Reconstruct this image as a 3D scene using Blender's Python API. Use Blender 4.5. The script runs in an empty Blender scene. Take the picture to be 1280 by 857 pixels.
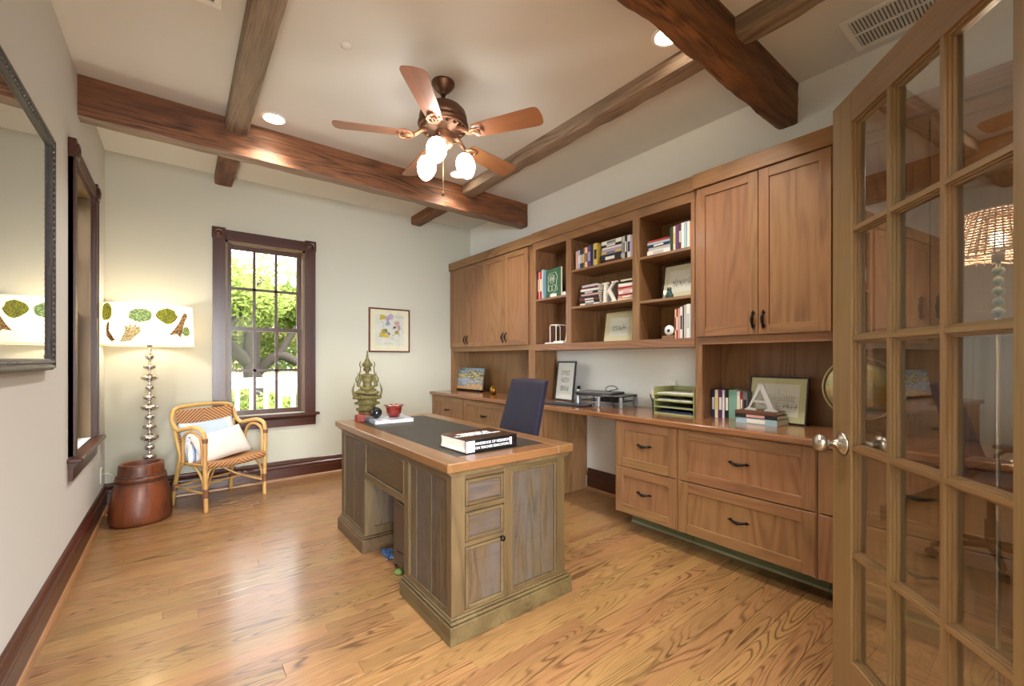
import bpy, bmesh, math, random
from mathutils import Vector, Matrix, noise as mnoise
R = math.radians
random.seed(7)
sc = bpy.context.scene
COL = sc.collection

# ---------------------------------------------------------------- camera, world, lights, exposure
H = 2.9            # ceiling height
XL, XR, YB = -0.483, 3.014, 4.773      # left, right and back wall faces
cam_d = bpy.data.cameras.new('camera'); cam = bpy.data.objects.new('camera', cam_d); COL.objects.link(cam)
cam.location = (0, 0, 1.196); cam.rotation_euler = (R(90), 0, R(-37.82))
cam_d.sensor_width = 36; cam_d.lens = 15.04; cam_d.shift_y = 0.0164; cam_d.clip_start = 0.03; cam_d.clip_end = 200
sc.camera = cam
sc.view_settings.view_transform = 'Standard'; sc.view_settings.look = 'None'
sc.view_settings.exposure = 1.52; sc.view_settings.gamma = 1.0
sc.view_settings.use_curve_mapping = False
sc.cycles.max_bounces = 8; sc.cycles.diffuse_bounces = 5; sc.cycles.glossy_bounces = 4
sc.cycles.transparent_max_bounces = 12; sc.cycles.transmission_bounces = 6
sc.cycles.sample_clamp_indirect = 6.0; sc.cycles.caustics_reflective = False; sc.cycles.caustics_refractive = False

world = bpy.data.worlds.new('world'); sc.world = world; world.use_nodes = True
wn = world.node_tree; wn.nodes.clear()
wo = wn.nodes.new('ShaderNodeOutputWorld'); wb = wn.nodes.new('ShaderNodeBackground')
sky = wn.nodes.new('ShaderNodeTexSky'); sky.sky_type = 'NISHITA'; sky.sun_disc = False
sky.sun_elevation = R(55); sky.sun_rotation = R(170); sky.air_density = 1.0; sky.dust_density = 3.0; sky.ozone_density = 1.0
hs = wn.nodes.new('ShaderNodeHueSaturation'); hs.inputs['Saturation'].default_value = 0.25
wn.links.new(sky.outputs[0], hs.inputs['Color']); wn.links.new(hs.outputs[0], wb.inputs[0]); wn.links.new(wb.outputs[0], wo.inputs[0])
wb.inputs[1].default_value = 0.95

def light(name, kind, loc, energy, color=(1, 1, 1), rot=(0, 0, 0), **kw):
    d = bpy.data.lights.new(name, kind); d.energy = energy; d.color = color
    for k, v in kw.items(): setattr(d, k, v)
    o = bpy.data.objects.new(name, d); COL.objects.link(o); o.location = loc; o.rotation_euler = rot
    return o
# sun from the street side of the house: it lights the trees beyond the window, not the room
light('sun', 'SUN', (0, -5, 12), 1.1, (1, .96, .88), (R(35), 0, R(-12)), angle=R(1.5))
# unseen fill lights added under the hall ceiling to even out the room
for hx in (-0.9, 1.3):
    light('hall_overhead_fill', 'AREA', (hx, -1.9, H - 0.03), 110, (.86, .94, 1.0), (0, 0, 0), shape='SQUARE', size=1.3)
# fill light added at the back of the hall, brightens walls and ceiling
light('hall_back_fill', 'AREA', (-0.80, -4.05, 1.30), 330, (.88, .94, 1.0), (R(90), 0, 0), shape='RECTANGLE', size=3.1, size_y=2.0)

# ---------------------------------------------------------------- helpers: materials
def srgb(r, g, b):
    f = lambda c: (c / 255) / 12.92 if c / 255 <= .04045 else ((c / 255 + .055) / 1.055) ** 2.4
    return (f(r), f(g), f(b), 1)
MATS = {}
def base_mat(name):
    m = bpy.data.materials.new(name); m.use_nodes = True
    nt = m.node_tree; nt.nodes.clear()
    out = nt.nodes.new('ShaderNodeOutputMaterial'); p = nt.nodes.new('ShaderNodeBsdfPrincipled')
    nt.links.new(p.outputs[0], out.inputs[0])
    return m, nt, p
def N(nt, t, **kw):
    n = nt.nodes.new(t)
    for k, v in kw.items():
        if k in n.inputs: n.inputs[k].default_value = v
        else: setattr(n, k, v)
    return n
def L(nt, a, b): nt.links.new(a, b)
def math_n(nt, op, a, b=None, clamp=False):
    n = nt.nodes.new('ShaderNodeMath'); n.operation = op; n.use_clamp = clamp
    for i, v in enumerate((a, b)):
        if v is None: continue
        if isinstance(v, (int, float)): n.inputs[i].default_value = v
        else: L(nt, v, n.inputs[i])
    return n.outputs[0]
def mix_n(nt, fac, a, b, blend='MIX'):
    n = nt.nodes.new('ShaderNodeMix'); n.data_type = 'RGBA'; n.blend_type = blend
    for s, v in ((0, fac), (6, a), (7, b)):
        if isinstance(v, (int, float)): n.inputs[s].default_value = v
        elif isinstance(v, tuple): n.inputs[s].default_value = v
        else: L(nt, v, n.inputs[s])
    return n.outputs[2]
def ramp(nt, fac, stops, interp='LINEAR'):
    n = nt.nodes.new('ShaderNodeValToRGB'); n.color_ramp.interpolation = interp
    e = n.color_ramp.elements
    while len(e) < len(stops): e.new(.5)
    for i, (p, c) in enumerate(stops):
        e[i].position = p; e[i].color = c if len(c) == 4 else (*c, 1)
    L(nt, fac, n.inputs[0]); return n.outputs[0]
def plain(key, rgb, rough=.5, metal=0, bump=0, bscale=60, spec=.5, coat=0, sheen=0, vary=0):
    if key in MATS: return MATS[key]
    m, nt, p = base_mat(key); MATS[key] = m
    c = srgb(*rgb)
    tc = N(nt, 'ShaderNodeTexCoord')
    nz = N(nt, 'ShaderNodeTexNoise', Scale=bscale, Detail=3.0); L(nt, tc.outputs['Object'], nz.inputs['Vector'])
    v = vary if vary else .06
    col = mix_n(nt, nz.outputs['Fac'], tuple(x * (1 - v) for x in c[:3]) + (1,), tuple(min(1, x * (1 + v)) for x in c[:3]) + (1,))
    L(nt, col, p.inputs['Base Color'])
    p.inputs['Roughness'].default_value = rough; p.inputs['Metallic'].default_value = metal
    p.inputs['Specular IOR Level'].default_value = spec; p.inputs['Coat Weight'].default_value = coat
    if sheen: p.inputs['Sheen Weight'].default_value = sheen
    if bump:
        b = N(nt, 'ShaderNodeBump', Strength=bump, Distance=.003); L(nt, nz.outputs['Fac'], b.inputs['Height']); L(nt, b.outputs[0], p.inputs['Normal'])
    return m
def wood(key, light_c, dark_c, axis='z', rings=26, line=.55, pore=.25, rough=.4, vary=.12, cross=6.0, along=.8,
         coat=0, bump=.15, blot=None, blot_amt=.5, sharp=3.0, saw=0):
    """solid wood: cathedral figure from contour lines of a stretched noise, pores, tone change from piece to piece"""
    k = key + '_' + axis
    if k in MATS: return MATS[k]
    m, nt, p = base_mat(k); MATS[k] = m
    tc = N(nt, 'ShaderNodeTexCoord'); oi = N(nt, 'ShaderNodeObjectInfo')
    rnd = oi.outputs['Random']
    cb = N(nt, 'ShaderNodeCombineXYZ')
    for i, f in enumerate((17.3, 41.7, 29.1)): L(nt, math_n(nt, 'MULTIPLY', rnd, f), cb.inputs[i])
    def mapped(al, cr):
        s = {'x': (al, cr, cr), 'y': (cr, al, cr), 'z': (cr, cr, al)}[axis]
        va = N(nt, 'ShaderNodeVectorMath', operation='ADD'); L(nt, tc.outputs['Object'], va.inputs[0]); L(nt, cb.outputs[0], va.inputs[1])
        vm = N(nt, 'ShaderNodeVectorMath', operation='MULTIPLY'); L(nt, va.outputs[0], vm.inputs[0]); vm.inputs[1].default_value = s
        return vm.outputs[0]
    n1 = N(nt, 'ShaderNodeTexNoise', Scale=1.0, Detail=1.6, Roughness=.45); L(nt, mapped(along, cross), n1.inputs['Vector'])
    ph = math_n(nt, 'MULTIPLY', n1.outputs['Fac'], rings * 6.283)
    s = math_n(nt, 'SINE', ph)
    s = math_n(nt, 'MULTIPLY_ADD', s, .5); s.node.inputs[2].default_value = .5
    s = math_n(nt, 'POWER', s, sharp)
    n2 = N(nt, 'ShaderNodeTexNoise', Scale=1.0, Detail=2.0); L(nt, mapped(along * 2.2, cross * 1.3), n2.inputs['Vector'])
    msk = N(nt, 'ShaderNodeMapRange', clamp=True); msk.inputs[1].default_value = .36; msk.inputs[2].default_value = .64
    L(nt, n2.outputs['Fac'], msk.inputs[0])
    lines = math_n(nt, 'MULTIPLY', s, math_n(nt, 'MULTIPLY_ADD', msk.outputs[0], .8))
    lines.node.inputs[1].links[0].from_node.inputs[2].default_value = .2
    n3 = N(nt, 'ShaderNodeTexNoise', Scale=1.0, Detail=2.0, Roughness=.7); L(nt, mapped(along * 9, cross * 38), n3.inputs['Vector'])
    pr = N(nt, 'ShaderNodeMapRange', clamp=True); pr.inputs[1].default_value = .45; pr.inputs[2].default_value = .75
    L(nt, n3.outputs['Fac'], pr.inputs[0])
    fac = math_n(nt, 'ADD', math_n(nt, 'MULTIPLY', lines, line), math_n(nt, 'MULTIPLY', pr.outputs[0], pore), True)
    col = mix_n(nt, fac, srgb(*light_c), srgb(*dark_c))
    if blot:
        n4 = N(nt, 'ShaderNodeTexNoise', Scale=1.0, Detail=3.0, Roughness=.6); L(nt, mapped(along * 1.6, cross * .9), n4.inputs['Vector'])
        br = N(nt, 'ShaderNodeMapRange', clamp=True); br.inputs[1].default_value = .42; br.inputs[2].default_value = .66
        L(nt, n4.outputs['Fac'], br.inputs[0])
        col = mix_n(nt, math_n(nt, 'MULTIPLY', br.outputs[0], blot_amt), col, srgb(*blot))
    if saw:                                  # saw marks across the grain
        n5 = N(nt, 'ShaderNodeTexNoise', Scale=1.0, Detail=2.0, Roughness=.6); L(nt, mapped(cross * 14, 4.0), n5.inputs['Vector'])
        s5 = N(nt, 'ShaderNodeMapRange', clamp=True); s5.inputs[1].default_value = .56; s5.inputs[2].default_value = .72
        L(nt, n5.outputs['Fac'], s5.inputs[0]); col = mix_n(nt, math_n(nt, 'MULTIPLY', s5.outputs[0], saw), col, srgb(*dark_c))
    hsv = N(nt, 'ShaderNodeHueSaturation')
    rv = N(nt, 'ShaderNodeTexWhiteNoise', noise_dimensions='1D'); L(nt, math_n(nt, 'MULTIPLY', rnd, 91.7), rv.inputs['W'])
    vv = math_n(nt, 'MULTIPLY_ADD', rv.outputs['Value'], 2 * vary); vv.node.inputs[2].default_value = 1 - vary
    L(nt, vv, hsv.inputs['Value']); L(nt, col, hsv.inputs['Color'])
    hh = math_n(nt, 'MULTIPLY_ADD', rnd, .016); hh.node.inputs[2].default_value = .492; L(nt, hh, hsv.inputs['Hue'])
    L(nt, hsv.outputs[0], p.inputs['Base Color'])
    p.inputs['Roughness'].default_value = rough; p.inputs['Coat Weight'].default_value = coat; p.inputs['Coat Roughness'].default_value = .15
    if bump:
        b = N(nt, 'ShaderNodeBump', Strength=bump, Distance=.002, invert=True); L(nt, fac, b.inputs['Height']); L(nt, b.outputs[0], p.inputs['Normal'])
    return m
def glass(key='clear_glass', ior=1.5, tint=(.97, .98, .97, 1), gain=1.8):
    if key in MATS: return MATS[key]
    m = bpy.data.materials.new(key); m.use_nodes = True; MATS[key] = m; nt = m.node_tree; nt.nodes.clear()
    out = N(nt, 'ShaderNodeOutputMaterial'); mx = N(nt, 'ShaderNodeMixShader'); fr = N(nt, 'ShaderNodeFresnel', IOR=ior)
    tr = N(nt, 'ShaderNodeBsdfTransparent'); tr.inputs[0].default_value = tint; gl = N(nt, 'ShaderNodeBsdfGlossy', Roughness=.005)
    ge = N(nt, 'ShaderNodeNewGeometry')      # a pane reflects on its front face; both faces together give gain times the single Fresnel
    fc = math_n(nt, 'MULTIPLY', math_n(nt, 'MULTIPLY', fr.outputs[0], math_n(nt, 'SUBTRACT', 1.0, ge.outputs['Backfacing'])), gain, True)
    L(nt, fc, mx.inputs[0]); L(nt, tr.outputs[0], mx.inputs[1]); L(nt, gl.outputs[0], mx.inputs[2]); L(nt, mx.outputs[0], out.inputs[0])
    return m
def emit(key, rgb, strength):
    if key in MATS: return MATS[key]
    m = bpy.data.materials.new(key); m.use_nodes = True; MATS[key] = m; nt = m.node_tree; nt.nodes.clear()
    out = N(nt, 'ShaderNodeOutputMaterial'); e = N(nt, 'ShaderNodeEmission', Strength=strength); e.inputs[0].default_value = srgb(*rgb)
    L(nt, e.outputs[0], out.inputs[0]); return m
def art(key, bg, stops, scale=9, rough=.6, detail=4, stretch=(1, 1, 1), lines=None):
    """flat printed picture: layered noise in the picture's own inks"""
    if key in MATS: return MATS[key]
    m, nt, p = base_mat(key); MATS[key] = m
    tc = N(nt, 'ShaderNodeTexCoord'); vm = N(nt, 'ShaderNodeVectorMath', operation='MULTIPLY'); vm.inputs[1].default_value = stretch
    L(nt, tc.outputs['Object'], vm.inputs[0])
    nz = N(nt, 'ShaderNodeTexNoise', Scale=scale, Detail=float(detail), Distortion=.6); L(nt, vm.outputs[0], nz.inputs['Vector'])
    col = ramp(nt, nz.outputs['Fac'], [(q, srgb(*c)) for q, c in stops])
    if lines:
        n2 = N(nt, 'ShaderNodeTexNoise', Scale=scale * 2.3, Detail=5.0, Distortion=1.2); L(nt, vm.outputs[0], n2.inputs['Vector'])
        ab = math_n(nt, 'ABSOLUTE', math_n(nt, 'SUBTRACT', n2.outputs['Fac'], .5))
        lt = math_n(nt, 'LESS_THAN', ab, .012)
        col = mix_n(nt, math_n(nt, 'MULTIPLY', lt, .8), col, srgb(*lines))
    L(nt, col, p.inputs['Base Color']); p.inputs['Roughness'].default_value = rough
    return m

# ---------------------------------------------------------------- helpers: objects
def tag(o, label=None, cat=None, group=None, kind=None):
    if label: o['label'] = label
    if cat: o['category'] = cat
    if group: o['group'] = group
    if kind: o['kind'] = kind
    return o
def thing(name, label, cat, loc=(0, 0, 0), rz=0, group=None, kind=None):
    o = bpy.data.objects.new(name, None); COL.objects.link(o); o.location = loc; o.rotation_euler = (0, 0, rz)
    o.empty_display_size = .05
    return tag(o, label, cat, group, kind)
def link(name, me, mats, parent=None, loc=(0, 0, 0), rot=(0, 0, 0)):
    o = bpy.data.objects.new(name, me); COL.objects.link(o)
    for m in (mats if isinstance(mats, (list, tuple)) else [mats]):
        if len(me.materials) < (len(mats) if isinstance(mats, (list, tuple)) else 1): me.materials.append(m)
    if parent is not None: o.parent = parent
    o.location = loc; o.rotation_euler = rot
    return o
class MB:
    def __init__(s): s.bm = bmesh.new()
    def box(s, x0, x1, y0, y1, z0, z1, bev=0, M=None, mi=0):
        if x1 < x0: x0, x1 = x1, x0
        if y1 < y0: y0, y1 = y1, y0
        if z1 < z0: z0, z1 = z1, z0
        n0 = set(s.bm.faces)
        v = [s.bm.verts.new(c) for c in ((x0, y0, z0), (x1, y0, z0), (x1, y1, z0), (x0, y1, z0), (x0, y0, z1), (x1, y0, z1), (x1, y1, z1), (x0, y1, z1))]
        fs = [s.bm.faces.new([v[i] for i in q]) for q in ((3, 2, 1, 0), (4, 5, 6, 7), (0, 1, 5, 4), (1, 2, 6, 5), (2, 3, 7, 6), (3, 0, 4, 7))]
        if bev:
            bev = min(bev, .45 * min(x1 - x0, y1 - y0, z1 - z0))
            es = list({e for f in fs for e in f.edges})
            bmesh.ops.bevel(s.bm, geom=es, offset=bev, segments=1, affect='EDGES')
        nf = [f for f in s.bm.faces if f not in n0]
        if mi:
            for f in nf: f.material_index = mi
        if M is not None:
            bmesh.ops.transform(s.bm, matrix=M, verts=list({w for f in nf for w in f.verts}))
        return s
    def lathe(s, prof, c=(0, 0, 0), seg=24, sx=1, sy=1, M=None, close=True):
        rings = []
        for r, z in prof:
            rings.append([s.bm.verts.new((c[0] + r * sx * math.cos(2 * math.pi * i / seg), c[1] + r * sy * math.sin(2 * math.pi * i / seg), c[2] + z)) for i in range(seg)])
        nv = [v for q in rings for v in q]
        for a, b in zip(rings, rings[1:]):
            for i in range(seg):
                j = (i + 1) % seg; f = s.bm.faces.new((a[i], a[j], b[j], b[i])); f.smooth = True
        if close:
            s.bm.faces.new(rings[0][::-1]); s.bm.faces.new(rings[-1])
        if M is not None: bmesh.ops.transform(s.bm, matrix=M, verts=nv)
        return s
    def tube(s, pts, r, seg=10, closed=False, flat=None):
        pts = [Vector(p) for p in pts]; n = len(pts)
        rs = r if isinstance(r, (list, tuple)) else [r] * n
        up = Vector((0, 0, 1)); rings = []; prev = None
        for i, p in enumerate(pts):
            a = pts[(i - 1) % n] if (closed or i > 0) else p; b = pts[(i + 1) % n] if (closed or i < n - 1) else p
            t = (b - a).normalized()
            if prev is None:
                u = t.cross(up) if abs(t.dot(up)) < .95 else t.cross(Vector((1, 0, 0)))
            else: u = prev - t * prev.dot(t)
            u.normalize(); prev = u; w = t.cross(u)
            rings.append([s.bm.verts.new(p + (u * math.cos(2 * math.pi * k / seg) + w * math.sin(2 * math.pi * k / seg) * (flat or 1)) * rs[i]) for k in range(seg)])
        for i in range(n if closed else n - 1):
            a, b = rings[i], rings[(i + 1) % n]
            for k in range(seg):
                j = (k + 1) % seg; f = s.bm.faces.new((a[k], a[j], b[j], b[k])); f.smooth = True
        if not closed:
            s.bm.faces.new(rings[0][::-1]); s.bm.faces.new(rings[-1])
        return s
    def prism(s, poly, d0, d1, plane='xz', M=None, mi=0):
        """extrude a 2-D outline; plane names the outline's axes, depth goes along the third"""
        f3 = {'xz': lambda a, b, d: (a, d, b), 'yz': lambda a, b, d: (d, a, b), 'xy': lambda a, b, d: (a, b, d)}[plane]
        A = [s.bm.verts.new(f3(a, b, d0)) for a, b in poly]; B = [s.bm.verts.new(f3(a, b, d1)) for a, b in poly]
        fs = [s.bm.faces.new(A[::-1]), s.bm.faces.new(B)]
        for i in range(len(poly)):
            j = (i + 1) % len(poly); fs.append(s.bm.faces.new((A[i], A[j], B[j], B[i])))
        for f in fs: f.material_index = mi
        if M is not None: bmesh.ops.transform(s.bm, matrix=M, verts=A + B)
        return s
    def ell(s, c, r, rot=None, sub=2):
        M = Matrix.Translation(c) @ (rot.to_4x4() if rot is not None else Matrix()) @ Matrix.Diagonal((*r, 1))
        q = bmesh.ops.create_icosphere(s.bm, subdivisions=sub, radius=1, matrix=M)
        for v in q['verts']:
            for f in v.link_faces: f.smooth = True
        return s
    def build(s, name, mat, parent=None, off=(0, 0, 0), loc=(0, 0, 0), rot=(0, 0, 0), recalc=True):
        if off != (0, 0, 0): bmesh.ops.translate(s.bm, vec=(-off[0], -off[1], -off[2]), verts=s.bm.verts)
        if recalc: bmesh.ops.recalc_face_normals(s.bm, faces=s.bm.faces)
        me = bpy.data.meshes.new(name); s.bm.to_mesh(me); s.bm.free()
        return link(name, me, mat, parent, loc, rot)
def struct(name, mb, mat, parent=None, label=None, **kw):
    o = mb.build(name, mat, parent, **kw)
    if parent is None: o['kind'] = 'structure'
    if label: o['label'] = label
    return o
def copy_tree(o, parent=None):
    c = o.copy(); COL.objects.link(c)
    if parent is not None: c.parent = parent
    for ch in list(o.children): copy_tree(ch, c)
    return c
def text(name, body, size, mat, parent, loc, rot, extrude=.0006, align='CENTER', sx=1):
    cu = bpy.data.curves.new(name, 'FONT'); cu.body = body; cu.size = size; cu.extrude = extrude; cu.align_x = align; cu.align_y = 'CENTER'
    cu.materials.append(mat); o = bpy.data.objects.new(name, cu); COL.objects.link(o); o.parent = parent
    cu.resolution_u = 3; me = bpy.data.meshes.new_from_object(o); me.name = name; bpy.data.objects.remove(o); bpy.data.curves.remove(cu)
    me.transform(Matrix.Diagonal((sx, 1, 1, 1))); return link(name, me, [], parent, loc, rot)
def arc(c, r, a0, a1, n, plane='xz'):
    out = []
    for i in range(n + 1):
        a = R(a0 + (a1 - a0) * i / n); p, q = c[0] + r * math.cos(a), c[1] + r * math.sin(a); out.append((p, q))
    return out

# ---------------------------------------------------------------- palette
WALL = plain('wall_paint_cream', (190, 188, 172), .9, bump=.05, bscale=300, vary=.015)
WALLL = plain('wall_paint_pale_grey', (206, 205, 201), .9, bump=.05, bscale=300, vary=.015)
WALLR = plain('wall_paint_window_bright', (243, 245, 242), .9, bump=.05, bscale=300, vary=.015)  # right wall: brightness from the windows is put into this paler colour
CEIL = plain('ceiling_paint', (222, 221, 217), .95, bump=.05, bscale=300, vary=.015)
def CAB(ax): return wood('cabinet_walnut', (146, 106, 70), (90, 59, 35), ax, rings=15, line=.45, pore=.30, rough=.42, vary=.05, cross=4.0, along=.55, coat=.15, bump=.08, sharp=1.6)
def CTR(ax='y'): return wood('counter_walnut', (144, 100, 62), (92, 58, 33), ax, rings=14, line=.4, pore=.3, rough=.2, vary=.02, cross=4.0, along=.5, coat=.6, bump=.03, sharp=1.6)
def TRIM(ax): return wood('dark_trim', (70, 30, 12), (32, 13, 5), ax, rings=6, line=.4, pore=.35, rough=.32, vary=.05, cross=7, along=.6, coat=.08, bump=.05)
def DESK(ax): return wood('distressed_desk', (86, 65, 39), (28, 20, 12), ax, rings=12, line=.5, pore=.6, rough=.55, vary=.14, cross=9, along=1.3, bump=.4, blot=(78, 71, 69), blot_amt=.6, sharp=1.5, saw=.35)
def DESKF(ax): return wood('desk_frame_wood', (80, 61, 35), (28, 20, 11), ax, rings=11, line=.45, pore=.5, rough=.45, vary=.05, cross=7, along=.8, bump=.2, blot=(112, 92, 58), blot_amt=.4)
def DESKT(ax): return wood('desk_top_wood', (118, 80, 46), (76, 48, 26), ax, rings=6, line=.3, pore=.35, rough=.35, vary=.05, cross=7, along=.6, coat=.2, bump=.05)
def DOORW(ax): return wood('door_oak', (126, 98, 64), (84, 59, 34), ax, rings=8, line=.3, pore=.35, rough=.35, vary=.05, cross=5, along=.4, coat=.25, bump=.05)
def FLOOR(ax='x'): return wood('floor_oak', (147, 109, 68), (64, 37, 17), ax, rings=34, line=.72, pore=.40, rough=.30, vary=.11, cross=6.5, along=.75, coat=.25, bump=.06, sharp=4.0)
def BEAM(ax): return wood('old_beam', (136, 90, 50), (30, 16, 8), ax, rings=13, line=.6, pore=.75, rough=.6, vary=.05, cross=5, along=.6, bump=.6, blot=(70, 38, 18), blot_amt=.6, sharp=1.5)
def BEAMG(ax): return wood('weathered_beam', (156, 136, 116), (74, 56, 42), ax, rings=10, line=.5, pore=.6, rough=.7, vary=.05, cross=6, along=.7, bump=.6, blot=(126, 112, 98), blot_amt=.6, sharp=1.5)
BLACK = plain('black_iron', (24, 20, 18), .4, .6)
BRONZE = plain('aged_bronze', (104, 74, 56), .42, .75, bump=.4, bscale=90, vary=.35)
NICKEL = plain('satin_nickel', (176, 168, 156), .3, 1)
WHITE = plain('white_plastic', (236, 236, 232), .5)
GLASS = glass()

# ================================================================ THE ROOM
WT = 0.16                                   # wall thickness
W1 = (0.332, 1.012, 0.665, 2.31)            # back window opening x0 x1 z0 z1
W2 = (3.43, 4.11, 0.665, 2.31)              # left window opening y0 y1 z0 z1
DX0, DX1, DH = -0.355, 1.172, 2.045         # doorway in the front wall
def wall_with_hole(name, axis, a0, a1, d0, d1, hole, mat, label):
    m = MB(); h0, h1, z0, z1 = hole
    def b(p, q, r, s_):
        if axis == 'x': m.box(p, q, d0, d1, r, s_)
        else: m.box(d0, d1, p, q, r, s_)
    b(a0, h0, 0, H); b(h1, a1, 0, H); b(h0, h1, z1, H)
    if z0 > 0: b(h0, h1, 0, z0)
    return struct(name, m, mat, label=label)
wall_with_hole('wall_back', 'x', XL - WT, XR + WT, YB, YB + WT, W1, WALL, 'cream back wall with the window and the small framed print')
wall_with_hole('wall_left', 'y', 0, YB, XL - WT, XL, W2, WALLL, 'cream left wall with the large framed picture')
struct('wall_right', MB().box(XR, XR + WT, 0, YB, 0, H), WALLR, label='right wall behind the built-in cabinets, window brightness in its paint colour')
wall_with_hole('wall_front', 'x', XL - WT, XR + WT, -0.14, 0, (DX0, DX1, 0, DH), WALL, 'wall with the open doorway')
struct('ceiling', MB().box(XL - WT, XR + WT, -0.14, YB + WT, H, H + .1), CEIL, label='cream ceiling between the timber beams')
# the hall the camera looks in from
struct('wall_hall_left', MB().box(-3.1, -3.0, -4.1, -.14, 0, H), WALL)
struct('wall_hall_right', MB().box(4.0, 4.1, -4.1, -.14, 0, H), WALL)
struct('wall_hall_back', MB().box(-3.1, 4.1, -4.2, -4.1, 0, H), WALL)
struct('wall_hall_front', MB().box(-3.0, XL - WT, -.24, -.14, 0, H).box(XR + WT, 4.0, -.24, -.14, 0, H), WALL)
struct('ceiling_hall', MB().box(-3.1, 4.1, -4.2, -.14, H, H + .1), CEIL)
struct('floor_hall', MB().box(-3.1, 4.1, -4.2, -.14, -.06, 0), FLOOR('x'))

# floor boards: every board is a part of the floor
fl = struct('floor', MB().box(XL - WT, XR + WT, -.14, YB + WT, -.06, -.02), plain('subfloor', (60, 36, 20), .9), label='oak strip floor running across the room')
PW = 0.0826
lens = (0.62, 0.85, 1.1, 1.35, 1.6)
pmesh = {}
def plank_mesh(l):
    key = round(l, 3)
    if key not in pmesh:
        m = MB().box(-l / 2 + .0004, l / 2 - .0004, -PW / 2 + .0004, PW / 2 - .0004, -.02, 0, bev=.0009)
        me = bpy.data.meshes.new('plank'); bmesh.ops.recalc_face_normals(m.bm, faces=m.bm.faces); m.bm.to_mesh(me); m.bm.free(); me.materials.append(FLOOR('x')); pmesh[key] = me
    return pmesh[key]
rf = random.Random(11)
y = YB - PW / 2
while y > -.1:
    x = XL - rf.choice((0, .2, .4, .6, .8)); cuts = [XL]
    while x < XR:
        x += rf.choice(lens)
        if XL + .15 < x < XR - .15: cuts.append(x)
    cuts.append(XR)
    for a, b in zip(cuts, cuts[1:]): link('plank', plank_mesh(round(b - a, 2)), [], fl, ((a + b) / 2, y, 0))
    y -= PW
struct('trim_1', MB().box(DX0, DX1, -.16, 0.0, -.02, .004, bev=.003), FLOOR('x'), label='oak threshold in the doorway')

# baseboards with shoe moulding
BP = [(0, 0), (.016, 0), (.016, .105), (.013, .112), (.020, .120), (.020, .135), (.012, .145), (.016, .158), (.010, .172), (.010, .182), (.004, .19), (0, .19)]
SH = [(0, 0), (.034, 0), (.031, .012), (.024, .02), (.016, .022), (0, .022)]
def baseboard(name, kind, at, a0, a1, sgn, label):
    # kind 'y': runs along y on a wall facing sgn*x ; 'x': runs along x on the back wall
    m = MB(); s = MB()
    if kind == 'y':
        m.prism([(at + sgn * d, z) for d, z in BP], a0, a1, 'xz'); s.prism([(at + sgn * d, z) for d, z in SH], a0, a1, 'xz')
    else:
        m.prism([(at + sgn * d, z) for d, z in BP], a0, a1, 'yz'); s.prism([(at + sgn * d, z) for d, z in SH], a0, a1, 'yz')
    o = struct(name, m, TRIM(kind), label=label)
    s.build('shoe_moulding', wood('shoe_wood', (150, 104, 66), (110, 70, 38), kind, rings=4, rough=.35), o)
baseboard('baseboard_left', 'y', XL, 0.0, YB, 1, 'dark brown baseboard along the left wall')
baseboard('baseboard_back', 'x', YB, XL, 2.44, -1, 'dark brown baseboard along the back wall')
baseboard('baseboard_right', 'y', XR, 1.95, 2.72, -1, 'dark brown baseboard in the kneehole of the built-in desk')

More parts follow.
